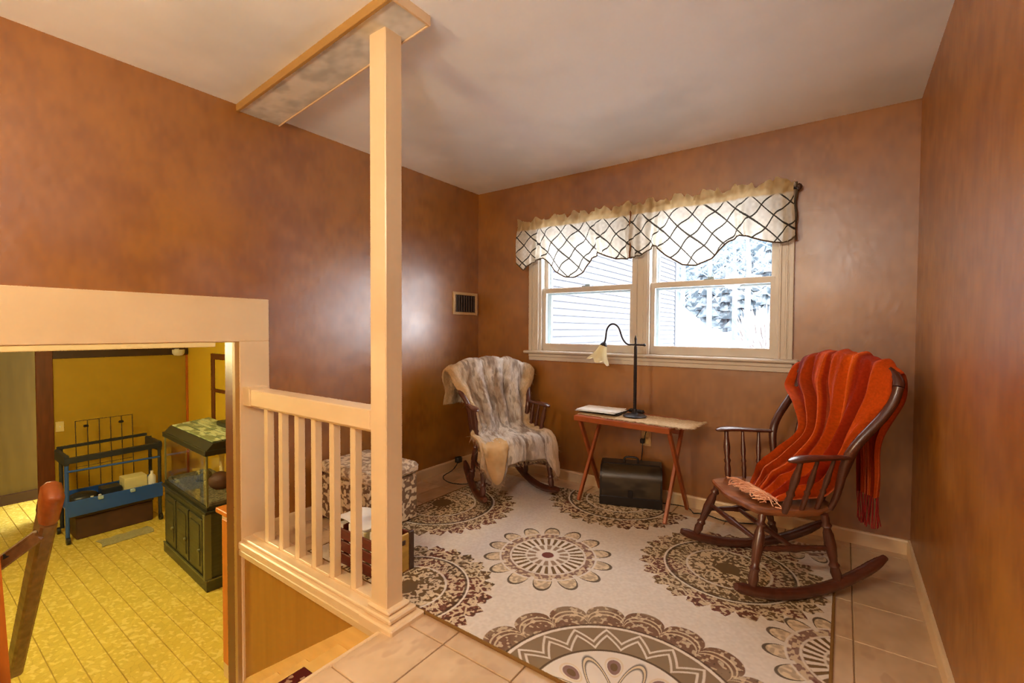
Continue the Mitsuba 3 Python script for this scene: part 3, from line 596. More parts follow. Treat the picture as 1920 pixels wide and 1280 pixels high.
mat('hide', lambda p, n, uv: mix(lin(160, 124, 80), lin(208, 172, 122), fbm(p.x*16, p.y*16, p.z*16, 3)), rough=.8, spec=.2)
rowsL = [(-.44, .62, -.03, .33, .1, .8), (-.42, .76, -.02, .35, .5, .6), (-.392, .90, -.02, .36, .9, .4), (-.36, .975, -.01, .355, 1.0, .3), (-.322, .965, -.0, .35, 1.0, .35), (-.285, .86, .0, .33, .85, .7), (-.245, .74, .0, .27, .4, 1), (-.19, .58, .02, .235, .1, 1.1),
         (-.14, .485, .02, .235, 0, .9), (-.06, .452, .01, .26, 0, .5), (.08, .448, .0, .285, 0, .35), (.18, .447, .0, .295, 0, .3), (.222, .425, 0, .30, 0, .4), (.235, .36, 0, .30, 0, .6), (.24, .305, 0, .295, 0, .7)]
m, uv = drape(PL, rowsL, .020, 13, 2.1, 120, 170, .14, noise_amp=.018, edge=.012)
G = m.vertices.reshape(170, 120, 3)
# the front edge hangs lower in two flaps
w = np.linspace(-1, 1, 120)
low = .14*np.exp(-((w+.62)/.26)**2)+.13*np.exp(-((w-.93)/.16)**2)
for i in range(140, 170):
    k = ((i-140)/29.0)**1.3; G[i, :, 2] -= low*k; G[i, :, :2] += (PL(.03, 0, 0)-PL(0, 0, 0))[:2]*(low*k/.14)[:, None]
m.vertices = G.reshape(-1, 3)
fu = obj('fur_throw', thicken(m, .012), 'fur', None, 'shaggy white and brown fur throw covering the left rocking chair', 'throw', smooth=True, uv=np.vstack([uv, uv]))
# bare hide turned outward on the left flap
def flap(s, t):
    i = np.clip((150+t*19.6).astype(int), 0, 169); out = []
    for a, b in zip(s, t):
        ww = .5+.5*(-.62+(2*a-1)*.33*math.sin(math.pi*(.18+.78*b))**.5); j = int(round(ww*119)); ii = int(round(139+b*29))
        out.append(G[ii, j]+(PL(.014, 0, .0)-PL(0, 0, 0))+A([0, 0, .0]))
    return A(out)
hm, _ = grid(flap, 22, 20)
obj('hide_patch', thicken(hm, .006), 'hide', fu, smooth=True, label='tan bare hide of the turned corner')
hairs = []
import itertools
HV = hm.vertices.reshape(20, 22, 3)
for e in list(G[-1, ::1])+list(HV[0])*2+list(HV[-1])*2+list(HV[:, 0])*2+list(HV[:, -1])*2+list(G[40:168:2, 0])+list(G[40:168:2, -1]):
    for q in range(3):
        d = rng.normal(size=3)*.012; d[2] -= .012
        hairs.append(tube([e, e+d*.6, e+d*1.3], [.0016, .0012, .0005], 3, caps=False))
def blades(M, UV, n, length, seed):
    g = np.random.default_rng(seed); a = M.area_faces; f = g.choice(len(a), n, p=a/a.sum())
    w = g.random((n, 3)); w /= w.sum(1, keepdims=True); F = M.faces[f]
    c = (M.vertices[F]*w[:, :, None]).sum(1); u = (UV[F]*w[:, :, None]).sum(1); N = M.face_normals[f]
    tip = N*.55+A([0, 0, -.65])+g.normal(size=(n, 3))*.35; tip /= np.linalg.norm(tip, axis=1, keepdims=True); L = length*(.6+.8*g.random(n))[:, None]
    sd = np.cross(tip, N+g.normal(size=(n, 3))*.3); sd /= np.linalg.norm(sd, axis=1, keepdims=True)+1e-9
    V = np.stack([c-sd*.0011, c+sd*.0011, c+tip*L], 1).reshape(-1, 3); UVb = np.repeat(u, 3, axis=0)
    return trimesh.Trimesh(V, np.arange(3*n).reshape(-1, 3), process=False), UVb
top = m.copy()
if (top.face_normals*(A([CAM[0], CAM[1], CAM[2]])-top.triangles_center)).sum(1).mean() < 0: top.invert()
bl, bu = blades(top, uv, 26000, .016, 5)
obj('fur_pile', bl, 'fur', fu, kind='stuff', uv=bu)
obj('fur_edge', cat_(*hairs), 'fur', fu, kind='stuff', smooth=True, uv=np.full((sum(len(h.vertices) for h in hairs), 2), .06))

# ------------------------------------------------------------------ tray table and what stands on it
TA = math.radians(-4.0); TC = A([1.575, -.27])
def PT(a, b, z): return A([TC[0]+math.cos(TA)*a-math.sin(TA)*b, TC[1]+math.sin(TA)*a+math.cos(TA)*b, z])
def at(m, dx, dy, dz, rot=0.0):
    m = m.copy(); m.apply_transform(trimesh.transformations.rotation_matrix(rot, [0, 0, 1])); m.apply_translation([dx, dy, dz]); return m
def table_local(m): return at(m, TC[0], TC[1], 0, TA)
tt = thing('tray_table', 'folding reddish wood tray table with crossed legs under the window', 'table')
obj('tabletop', table_local(rbox(-.335, .335, -.185, .185, .597, .622, .006)), 'tray_wood', tt, smooth=40)
obj('lip', table_local(rbox(-.335, .335, -.192, -.18, .585, .62, .003)), 'tray_wood', tt)
for sx in (-1, 1):
    obj('leg', beam(PT(sx*.315, -.15, .6), PT(sx*.325, .17, .030), .020, .034, up=(0, 1, .3)), 'tray_wood', tt)
    obj('leg', beam(PT(sx*.297, .15, .6), PT(sx*.305, -.17, .030), .020, .034, up=(0, 1, .3)), 'tray_wood', tt)
    obj('bolt', at(trimesh.creation.cylinder(.008, .05, sections=12), 0, 0, 0), 'bronze', tt) if False else None
obj('brace', beam(PT(-.30, .12, .54), PT(.30, .12, .54), .018, .024), 'tray_wood', tt)
def run_fn(s, t):
    a = -.33+.76*s; b = -.15+.27*t; z = .6268+.0015*np.sin(a*60+b*20)*np.sin(b*45)
    return np.stack([PT(x, y, q-max(0, x-.335)*.0) for x, y, q in zip(a, b, z)])
rm, ruv = grid(run_fn, 60, 30)
rn = obj('table_runner', thicken(rm, .003), 'runner', None, 'beige woven runner with a ragged fringe on the tray table', 'table runner', smooth=True)
fz = []
for e in list(rm.vertices.reshape(30, 60, 3)[0, 18:]):
    for q in range(5):
        d = A([rng.normal()*.008, -.012-.012*rng.random(), -.002*rng.random()]); fz.append(tube([e, e+d*.6+A([0, 0, .003]), e+d*1.6], [.0022, .0018, .001], 4))
for e in list(rm.vertices.reshape(30, 60, 3)[:, -1]):
    for q in range(3):
        d = A([.02+.015*rng.random(), rng.normal()*.006, .002*rng.normal()]); fz.append(tube([e, e+d*.6+A([0, 0, .003]), e+d], [.0022, .0018, .001], 4))
obj('fringe', cat_(*fz), 'runner', rn, kind='stuff', smooth=True, label='ragged beige fringe')
nb = thing('notebook', 'dark notebook lying under the white papers on the tray table', 'notebook')
obj('cover', table_local(at(rbox(-.14, .14, -.11, .11, .631, .642, .003), -.215, .02, 0, .10)), 'case_dark', nb)
obj('pages', table_local(at(rbox(-.136, .136, -.107, .106, .6325, .6395, .001), -.219, .02, 0, .10)), 'paper', nb)
for i, (dx, dy, r, lab) in enumerate([(-.235, -.01, .16, 'lowest white paper sheet on the notebook'), (-.215, -.02, .02, 'middle white paper sheet on the notebook'), (-.225, .0, .10, 'topmost white paper sheet on the notebook')]):
    def sheet(s, t, z=.6455+i*.004, r=r, dx=dx, dy=dy):
        a, b = (s-.5)*.29, (t-.5)*.21
        x, y = a*math.cos(r)-b*math.sin(r)+dx, a*math.sin(r)+b*math.cos(r)+dy
        return np.stack([PT(p, q, z+.004*max(0, -.6*e+.1)) for p, q, e in zip(x, y, s)])
    sm, _ = grid(sheet, 12, 8)
    obj('paper_sheet', thicken(sm, .0015), 'paper', None, lab, 'paper', smooth=True, group='papers on the tray table')
obj('dark_case', table_local(at(rbox(-.06, .06, -.02, .02, .6315, .656, .010), -.02, .125, 0, -.25)), 'black_plastic', None, 'small black case behind the papers at the foot of the lamp', 'case', smooth=40)
lp = thing('table_lamp', 'dark metal gooseneck lamp with a tulip glass shade on the tray table', 'lamp')
LX, LY = 1.60, -.27
obj('base', lathe([(0.001, .6295), (.075, .6295), (.078, .634), (.07, .641), (.03, .648), (.018, .66), (.012, .68), (.001, .682)], 32, (LX, LY, 0)), 'bronze', lp, smooth=35)
obj('stem', tube([[LX, LY, .65], [LX, LY, 1.10]], .0105, 12), 'bronze', lp, smooth=50)
obj('finial', tube([[LX, LY, 1.10], [LX, LY, 1.13], [LX, LY, 1.15], [LX, LY, 1.172]], [.008, .006, .009, .003], 10), 'bronze', lp, smooth=50)
AD = A([-.94, -.03, 0]); AD /= np.linalg.norm(AD)
def LPt(d, z): return A([LX, LY, 0])+AD*d+A([0, 0, z])
obj('cross_bar', tube([LPt(-.058, 1.112), LPt(.055, 1.112)], .006, 10), 'bronze', lp, smooth=50)
obj('knob', lathe([(.001, -.011), (.010, -.004), (.010, .004), (.001, .011)], 12, LPt(-.06, 1.112)), 'bronze', lp, smooth=50)
obj('arm', tube(smooth_path([LPt(.05, 1.112), LPt(.08, 1.135), LPt(.105, 1.19), LPt(.13, 1.238), LPt(.165, 1.252), LPt(.195, 1.232), LPt(.21, 1.18), LPt(.222, 1.125)], 40), .0058, 10), 'bronze', lp, smooth=50)
tp, ax = LPt(.224, 1.115), (AD*.30+A([0, -.12, -1.0])); ax = ax/np.linalg.norm(ax)
obj('shade_holder', tube([tp-ax*.01, tp+ax*.004, tp+ax*.012, tp+ax*.02], [.010, .022, .025, .022], 16), 'bronze', lp, smooth=50)
def shade(s, t):
    th = s*2*np.pi; r = .022+.030*t**.8+.026*t**3; r = r*(1+.10*t*np.sin(th*6)); ln = .012+.115*t+.012*t*np.sin(th*6)
    e1 = np.cross(ax, [0, 1, 0]); e1 /= np.linalg.norm(e1); e2 = np.cross(ax, e1)
    return tp+ax*ln[:, None]+(e1*np.cos(th)[:, None]+e2*np.sin(th)[:, None])*r[:, None]
sm, _ = grid(shade, 73, 20); obj('shade', sm, 'shade_glass', lp, smooth=True, label='fluted cream tulip glass shade')

# domed machine case under the table
ca = math.radians(20); CC = A([1.545, -.185])
def case_local(m): return at(m, CC[0], CC[1], 0, ca)
ms = thing('sewing_machine_case', 'dark domed carrying case with a handle under the tray table', 'case')
dome = [(-.10, .075)]+[(-.10+.10*(1-math.cos(a)), .19+.085*math.sin(a)) for a in np.linspace(0, math.pi/2, 9)]+[(.10, .275), (.10, .075)]
obj('cover', case_local(prism(dome, -.195, .195, 'x')), 'case_side', ms, smooth=35)
obj('end_panel', case_local(prism([(y*1.03, .06+(z-.075)*1.03+.012) for y, z in dome], -.205, -.193, 'x')), 'case_dark', ms, smooth=35)
obj('end_panel', case_local(prism([(y*1.03, .06+(z-.075)*1.03+.012) for y, z in dome], .193, .205, 'x')), 'case_dark', ms, smooth=35)
obj('base', case_local(rbox(-.207, .207, -.108, .108, .0125, .078, .006)), 'case_dark', ms)
obj('top_band', case_local(rbox(-.193, .193, -.01, .102, .268, .281, .004)), 'case_dark', ms)
obj('handle', case_local(tube(smooth_path([[-.045, .03, .28], [-.04, .03, .312], [0, .03, .318], [.04, .03, .312], [.045, .03, .28]], 20), .007, 8)), 'black_plastic', ms, smooth=50)
obj('latch', case_local(rbox(-.016, .016, -.108, -.098, .075, .125, .003)), 'bronze', ms)

# ------------------------------------------------------------------ behind the railing
ot = thing('storage_ottoman', 'patterned brown and cream upholstered storage box behind the railing balusters', 'ottoman')
obj('body', rbox(.05, .56, -1.62, -1.25, .012, .30, .02), 'damask', ot, smooth=40)
obj('lid', rbox(.04, .57, -1.63, -1.24, .30, .375, .03), 'pillow_top', ot, smooth=40, label='pale padded patterned lid')
obj('corner_strip', rbox(.045, .078, -1.628, -1.595, .012, .30, .004), 'crate_red', ot); obj('corner_strip', rbox(.20, .235, -1.628, -1.612, .012, .30, .004), 'crate_red', ot)
ck = thing('wooden_crate', 'low wooden crate with dark red slats and a tan end behind the railing post', 'crate')
C0, C1, D0, D1 = .56, 1.0, -1.88, -1.69
for i in range(3):
    obj('slat', rbox(C0, C1-.012, D0, D0+.012, .014+i*.062, .066+i*.062, .003), 'crate_red', ck); obj('slat', rbox(C0, C1-.012, D1-.012, D1, .014+i*.062, .066+i*.062, .003), 'crate_red', ck)
obj('end_board', rbox(C1-.012, C1, D0, D1-.03, .012, .20, .003), 'crate_tan', ck, label='tan end board with a dark hand hole')
obj('hand_hole', rbox(C1-.001, C1+.002, -1.81, -1.745, .150, .172, .0008), 'dark_brown', ck)
obj('corner_post', rbox(C1-.016, C1+.003, D1-.03, D1, .012, .205, .003), 'dark_brown', ck); obj('end_board', rbox(C0, C0+.012, D0, D1, .012, .20, .003), 'crate_tan', ck)
obj('bottom', rbox(C0, C1, D0, D1, .012, .022, .002), 'crate_red', ck)
bkc = [('crate_red', 'dark red book standing in the crate'), ('case_dark', 'black book standing in the crate'), ('cream_box', 'cream book standing in the crate'), ('damask', 'brown patterned book standing in the crate')]
for i, (mm, lb) in enumerate(bkc):
    b = thing('book', lb, 'book', 'books in the crate')
    x = .62+i*.085
    obj('cover', rbox(x, x+.05, D0+.016, D1-.02, .0225, .205+.014*(i % 2), .003), mm, b); obj('pages', rbox(x+.006, x+.044, D0+.014, D1-.022, .03, .2085+.014*(i % 2), .001), 'paper', b)
def mag(s, t):
    return np.stack([.585+.26*s, D0+.01+.17*t, .226+.012*np.sin(s*5)+.008*s], 1)
mm_, _ = grid(mag, 14, 6); obj('magazine', thicken(mm_, .004), 'paper', None, 'white magazine lying open on top of the wooden crate', 'magazine', smooth=True)

# ------------------------------------------------------------------ the lower room
XF, YR = -4.4, -.80
fl = struct('floor_lower', box(-6.0, .12, -5.0, -.7, ZF-.1, ZF-.006), 'vinyl_joint', 'yellow vinyl floor of the lower room', 'floor')
for k in range(-18, 10):
    y = -2.02+.1265*k
    if y < -3.6: continue
    obj('plank', box(-5.6 if y < -2.1 else XF, .08, y+.003, y+.1235, ZF-.02, ZF), 'vinyl', fl)
struct('wall_lower_back', cat_(box(XF-.1, XF, -2.17, YR, ZF, 1.2), box(XF-.1, XF, -5, -3.1, ZF, 1.2), box(XF-.1, XF, -3.1, -2.17, 1.02, 1.2)), 'paint_ochre', 'ochre far wall of the lower room', 'wall')
struct('wall_lower_right', box(XF-.1, -.11, YR, YR+.1, ZF, 1.2), 'paint_yellow', 'yellow right wall of the lower room with the brown framed window', 'wall')
struct('wall_lower_left', box(XF-1.4, -.11, -5.1, -5.0, ZF, 1.2), 'paint_ochre', 'ochre left wall of the lower room', 'wall')
struct('ceiling_lower', box(-6.0, -.11, -5.1, YR+.1, 1.2, 1.25), 'plaster_ceiling', 'ceiling of the lower room', 'ceiling')
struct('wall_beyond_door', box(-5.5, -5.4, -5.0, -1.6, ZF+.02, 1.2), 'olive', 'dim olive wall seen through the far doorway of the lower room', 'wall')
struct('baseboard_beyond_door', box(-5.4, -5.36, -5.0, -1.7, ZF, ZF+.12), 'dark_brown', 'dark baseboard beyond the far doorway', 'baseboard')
struct('trim_3', cat_(rbox(XF, XF+.03, -2.235, -2.10, ZF, .98, .004), rbox(XF-.1, XF, -2.19, -2.165, ZF, 1.02, .002)), 'stain_wood', 'reddish brown casing of the far doorway in the lower room', 'door casing')
struct('trim_4', rbox(XF, XF+.03, -2.10, YR, .862, .99, .004), 'dark_brown', 'dark brown board along the top of the far wall', 'trim')
struct('trim_5', rbox(XF+.001, XF+.02, -.825, -.80, ZF, .86, .002), 'orange_wood', 'thin corner strip of the lower room', 'trim')
ss = thing('light_switch', 'cream light switch on the ochre far wall', 'light switch')
obj('plate', rbox(XF, XF+.008, -2.085, -2.015, .04, .155, .003), 'ivory_plastic', ss); obj('toggle', rbox(XF+.008, XF+.02, -2.056, -2.044, .085, .11, .003), 'white_plastic', ss)
dm = thing('smoke_detector', 'small white round smoke detector at the top of the far wall', 'smoke detector')
obj('body', at(lathe([(.001, -.05), (.045, -.045), (.066, -.02), (.07, .03), (.001, .032)], 24), XF+.10, -.935, .90), 'white_plastic', dm, smooth=40)
obj('bracket', rbox(XF+.03, XF+.05, -.96, -.91, .88, .94, .003), 'white_plastic', dm)
# brown framed window in the right wall
w2 = thing('window_2', 'brown wooden window frame in the right wall of the lower room', 'window', kind='structure')
WX0, WX1 = -3.55, -2.5
obj('frame', cat_(rbox(WX0-.05, WX1, YR-.03, YR, .83, .90, .004), rbox(WX0-.05, WX0+.02, YR-.03, YR, .0, .86, .004), rbox(WX0-.05, WX1, YR-.03, YR, -.06, .0, .004)), 'stain_wood', w2)
obj('rail', rbox(WX0+.02, WX1, YR-.028, YR, .43, .47, .003), 'stain_wood', w2)
obj('blind', rbox(WX0, WX1, YR-.008, YR, .0, .84, .001), 'paint_yellow', w2)
# waist-high wooden cabinet just inside the opening
pc_ = thing('pine_cabinet', 'waist high orange pine cabinet just inside the opening beside the jamb', 'cabinet')
obj('top', rbox(-.355, -.125, -2.06, -1.60, .09, .12, .004), 'orange_wood', pc_)
obj('body', rbox(-.315, -.125, -2.04, -1.62, ZF, .09, .004), 'trim_tan', pc_)
obj('side_panel', rbox(-.30, -.14, -2.047, -2.039, ZF+.1, .06, .003), 'orange_wood', pc_)

# aquarium on its stand
ar = math.radians(-3.0); AO = A([-1.40, -1.715])
def aq(m): return at(m, AO[0], AO[1], 0, ar)
AL, AD_ = 1.10, .40
sd_ = thing('aquarium_stand', 'dark wooden cabinet stand under the aquarium', 'cabinet')
obj('body', aq(rbox(-AL, 0, 0, AD_, ZF+.09, -.29, .004)), 'cabinet_dark', sd_)
obj('plinth', aq(rbox(-AL-.012, .012, -.012, AD_+.012, ZF, ZF+.09, .004)), 'cabinet_dark', sd_)
obj('plinth_edge', aq(cat_(rbox(-AL-.012, .014, -.016, -.004, ZF+.086, ZF+.098, .002), rbox(.004, .016, -.014, AD_, ZF+.086, ZF+.098, .002))), 'cabinet_edge', sd_)
obj('top', aq(rbox(-AL-.02, .02, -.02, AD_+.02, -.29, -.265, .004)), 'hood_dark', sd_)
for k in range(3):
    x0 = -AL+.06+k*.335
    d = obj('door', aq(rbox(x0, x0+.30, -.016, 0, ZF+.13, -.345, .004)), 'cabinet_dark', sd_)
    obj('panel', aq(cat_(rbox(x0+.045, x0+.255, -.021, -.012, ZF+.18, -.40, .006), rbox(x0+.04, x0+.045, -.022, -.012, ZF+.175, -.395, .001), rbox(x0+.04, x0+.26, -.022, -.012, -.40, -.394, .001))), 'cabinet_dark', d)
    obj('knob', aq(at(trimesh.creation.icosphere(2, .014), x0+.27, -.03, -.60)), 'cabinet_edge', d, smooth=True)
obj('corner_strip', aq(rbox(-.03, .006, -.022, .03, ZF+.09, -.29, .003)), 'cabinet_edge', sd_)
tk = thing('aquarium', 'glass aquarium with a black and green hood standing on the dark cabinet', 'aquarium')
tz0, tz1 = -.265, .20
obj('bottom_frame', aq(cat_(rbox(-AL, 0, 0, .015, tz0, tz0+.03, .002), rbox(-AL, 0, AD_-.015, AD_, tz0, tz0+.03, .002), rbox(-AL, -AL+.015, .015, AD_-.015, tz0, tz0+.03, .002), rbox(-.015, 0, .015, AD_-.015, tz0, tz0+.03, .002))), 'hood_dark', tk)
gl = lambda P4: trimesh.Trimesh(P4, [[0, 1, 2], [0, 2, 3]], process=False)
for P4 in ([[-AL+.012, .008, tz0+.02], [-.012, .008, tz0+.02], [-.012, .008, tz1], [-AL+.012, .008, tz1]], [[-.008, .012, tz0+.02], [-.008, AD_-.012, tz0+.02], [-.008, AD_-.012, tz1], [-.008, .012, tz1]],
           [[-AL+.008, .012, tz0+.02], [-AL+.008, AD_-.012, tz0+.02], [-AL+.008, AD_-.012, tz1], [-AL+.008, .012, tz1]], [[-AL+.012, AD_-.008, tz0+.02], [-.012, AD_-.008, tz0+.02], [-.012, AD_-.008, tz1], [-AL+.012, AD_-.008, tz1]]):
    obj('glass_wall', aq(gl(P4)), 'glass_tank', tk)
obj('corner_seal', aq(rbox(-.014, 0, 0, .014, tz0+.02, tz1, .002)), 'cabinet_edge', tk); obj('corner_seal', aq(rbox(-AL, -AL+.014, 0, .014, tz0+.02, tz1, .002)), 'cabinet_edge', tk)
obj('gravel', aq(rbox(-AL+.02, -.02, .02, AD_-.02, tz0+.01, tz0+.06, .01)), 'gravel', tk)
hd = obj('hood', aq(cat_(rbox(-AL-.01, .01, -.012, AD_+.012, tz1-.02, tz1+.025, .004), prism([(-.0, tz1+.02), (.05, tz1+.075), (AD_-.04, tz1+.105), (AD_, tz1+.02)], -AL+.0, .0, 'x'))), 'hood_dark', tk)
for k in range(4):
    y0 = .055+.08*k
    mm_ = rbox(-AL+.04, -.03, y0, y0+.07, 0, .010, .003); v = mm_.vertices; v[:, 2] += tz1+.076+(v[:, 1]-.05)*.097; mm_.vertices = v
    obj('hood_slat', aq(mm_), 'hood_top', hd)
obj('hood_handle', aq(rbox(-.62, -.28, AD_-.12, AD_-.02, tz1+.10, tz1+.15, .01)), 'hood_dark', hd)
for i, (x, y, z, r, mname, lb) in enumerate([(-.35, .22, -.14, .075, 'rust_box', 'brown rock ornament in the right half of the aquarium'), (-.72, .2, -.17, .06, 'gravel', 'grey rock ornament in the left half of the aquarium')]):
    q = trimesh.creation.icosphere(3, r); import meshkit
    q.vertices *= (1+.35*(meshkit.fbm(q.vertices*14+i*5)-.0))[:, None]; q.vertices[:, 2] *= .9
    obj('aquarium_rock', aq(at(q, x, y, z)), mname, None, lb, 'rock', smooth=True)
obj('aquarium_bubbler', aq(lathe([(.001, -.2), (.02, -.19), (.02, .02), (.03, .05), (.001, .07)], 14, (-.55, .3, 0))), 'ivory_plastic', None, 'pale upright bubbler tube inside the aquarium', 'air pump', smooth=40)

# blue rolling rack
RXk = -3.42
rk = thing('rolling_rack', 'blue and black metal rolling rack in front of the far wall', 'rack')
y0, y1 = -2.175, -1.42
for yy in (y0, y1):
    obj('post', tube([[RXk, yy, ZF+.05], [RXk, yy, -.10]], .017, 10), 'blue_metal' if yy == y0 else 'navy_metal', rk, smooth=50)
    obj('post', tube([[RXk-.40, yy+.03, ZF+.05], [RXk-.40, yy+.03, -.05]], .017, 10), 'navy_metal', rk, smooth=50)
    obj('end_panel', rbox(RXk-.40, RXk+.02, yy-.02, yy+.02, -.15, -.04, .01), 'navy_metal', rk)
    for xx in (RXk, RXk-.4):
        cst = obj('caster', at(trimesh.creation.cylinder(.035, .028, sections=18, transform=trimesh.transformations.rotation_matrix(math.pi/2, [1, 0, 0])), xx+.015, yy, ZF+.035), 'black_plastic', rk, smooth=40)
obj('top_rail', beam([RXk, y0-.02, -.10], [RXk, y1+.02, -.085], .05, .055), 'navy_metal', rk)
obj('back_rail', beam([RXk-.4, y0, -.035], [RXk-.4, y1, -.02], .03, .03), 'navy_metal', rk)
obj('front_bar', tube([[RXk+.01, y0, -.205], [RXk+.01, y1, -.215]], .011, 10), 'blue_metal', rk, smooth=50)
obj('tray', cat_(rbox(RXk-.42, RXk+.03, y0, y1+.02, -.60, -.585, .003), rbox(RXk+.015, RXk+.03, y0, y1+.02, -.655, -.50, .004), rbox(RXk-.42, RXk-.405, y0, y1+.02, -.6, -.50, .004)), 'blue_metal', rk, label='blue metal tray')
for yy in (-1.93, -1.67): obj('clip', rbox(RXk+.025, RXk+.05, yy-.022, yy+.022, -.535, -.50, .006), 'storm_metal', rk, smooth=40)
ch = thing('storage_chest', 'long dark brown chest on the floor under the blue rack', 'chest')
obj('body', rbox(RXk-.35, RXk-.045, y0+.07, y1-.05, ZF, -.70, .01), 'rust_box', ch); obj('lid', rbox(RXk-.355, RXk-.04, y0+.065, y1-.045, -.70, -.665, .006), 'dark_brown', ch)
obj('cream_carton', rbox(RXk-.22, RXk-.04, -1.72, -1.52, -.584, -.40, .004), 'cream_box', None, 'cream carton on the right of the blue tray', 'box')
obj('white_bottle', at(lathe([(.001, 0), (.035, 0), (.037, .01), (.037, .15), (.014, .18), (.014, .21), (.001, .212)], 20), RXk-.06, -1.475, -.584), 'white_plastic', None, 'white bottle at the right end of the blue tray', 'bottle', smooth=40)
obj('black_bag', at(trimesh.Trimesh(trimesh.creation.icosphere(3, 1).vertices*[.10, .13, .06], trimesh.creation.icosphere(3, 1).faces), RXk-.12, -2.04, -.52), 'black_plastic', None, 'black lumpy bag on the left of the blue tray', 'bag', smooth=True)
obj('dark_box', rbox(RXk-.2, RXk-.05, -1.90, -1.74, -.584, -.46, .006), 'navy_metal', None, 'dark box in the middle of the blue tray', 'box')
for i, yy in enumerate((-1.985, -1.925)):
    obj('small_jar', at(lathe([(.001, 0), (.02, 0), (.02, .06), (.013, .068), (.013, .085), (.001, .086)], 14), RXk-.02, yy, -.584), 'white_plastic', None, ['small white jar beside the black bag on the blue tray', 'small white jar beside the dark box on the blue tray'][i], 'jar', smooth=40)
wg = thing('wire_grid', 'brown wire grid panel standing behind the blue rack', 'wire panel')
gx = RXk-.52
for k in range(6): obj('wire', tube([[gx, -2.0+.098*k, -.66], [gx-.04, -2.0+.098*k, .20]], .004, 6), 'vent_dark', wg, smooth=True)
for zz in (.20, -.05, -.3, -.6): obj('wire', tube([[gx-.035, -2.005, zz], [gx-.035, -1.505, zz+.005]], .003, 6), 'vent_dark', wg, smooth=True)
for yy in (-1.92, -1.62): obj('hook', rbox(gx-.02, gx+.01, yy-.02, yy+.02, .13, .155, .004), 'black_metal', wg)
def fm(s, t): return np.stack([-3.27+.20*s-.10*t*.2, -2.0+.42*t+.02*np.sin(s*3), np.full_like(s, ZF+.008)+.003*np.sin(t*20)], 1)
mmm, _ = grid(fm, 8, 24); obj('floor_mat', thicken(mmm, .007), 'mat_grey', None, 'flat grey floor mat in front of the blue rack', 'mat', smooth=True)

# handrail of the stairs
hr = thing('stair_handrail', 'sloping wooden stair handrail with a rounded reddish upper end at the left edge', 'handrail')
e0, e1 = A([.06, -2.83, .535]), A([-1.0, -2.83, -.70])
dd = (e1-e0)/np.linalg.norm(e1-e0)
obj('end_cap', beam(e0, e0+dd*.20, .066, .112, up=(0, 0, 1), b=.020), 'handrail_end', hr, smooth=60, label='rounded reddish end of the rail')
obj('rail', beam(e0+dd*.19, e1, .056, .104, up=(0, 0, 1), b=.010), 'handrail_wood', hr, smooth=30)
b0 = e0+dd*.24
obj('bracket', cat_(tube(smooth_path([b0+A([.0, -.02, -.03]), b0+A([.0, -.07, -.09]), b0+A([0, -.13, -.10])], 12), .012, 8)), 'bronze', hr, smooth=50)
obj('bracket_arm', beam(b0+A([.01, -.02, -.04]), b0+A([-.02, -.15, -.14]), .045, .05, b=.008), 'handrail_wood', hr)

# ------------------------------------------------------------------ outdoors
hs = thing('house_wing', 'white clapboard wing of the house outside the left window', 'building')
obj('wall', box(-1.1, -.83, .3, 8.9, -.6, 3.4), 'siding', hs)
sb = prism([(-.83, 0), (-.803, 0), (-.824, .118), (-.83, .118)], .3, 8.88, 'y'); sply = mikit.ply(sb, 'siding')
for k in range(34): obj('clapboard', None, None, hs, ply=sply, to_world=T().translate([0, 0, -.4+.108*k]))
obj('corner_board', rbox(-.9, -.785, 8.80, 8.92, -.6, 3.4, .004), 'siding', hs)
def ground(s, t):
    x = -30+70*s; y = .35+50*t**1.6
    z = -.45+1.55*np.clip((y-6)/26, 0, 1)**.8
    z += 2.1*np.exp(-(np.abs((x+1.75)/1.25)**1.6+((y-12.4)/2.2)**2))+.10*np.sin(x*.9)*np.cos(y*.6)*np.clip(y/10, 0, 1)
    return np.stack([x, y, z], 1)
gm, _ = grid(ground, 120, 90)
gm.faces = gm.faces
struct('snow_ground', gm, 'snow', 'snow covered yard and snow bank outside the window', 'snow', smooth=True)
def tree_bare(x, y, z, h, seed, label):
    r = np.random.default_rng(seed); k = thing('bare_tree', label, 'tree', 'bare frosted trees outside')
    top = A([x+r.normal()*.3, y, z+h])
    obj('trunk', tube([[x, y, z], [x+r.normal()*.05, y, z+h*.5], top], [.13, .10, .03], 8), 'frosted_bark', k, smooth=True)
    br = []
    for i in range(26):
        f = .25+.7*r.random(); b = A([x, y, z])+(top-A([x, y, z]))*f; a = r.random()*6.28; L = (1-f)*1.0+.35
        e = b+A([math.cos(a)*L, math.sin(a)*L*.6, L*.5]); br.append(tube([b, (b+e)/2+A([0, 0, .08]), e], [.035, .025, .008], 4))
        for q in range(3):
            g = b+(e-b)*(.4+.5*r.random()); a2 = r.random()*6.28; br.append(tube([g, g+A([math.cos(a2)*.4, .1, .35])], [.016, .005], 4))
    obj('branches', cat_(*br), 'frosted_bark', k, kind='stuff')
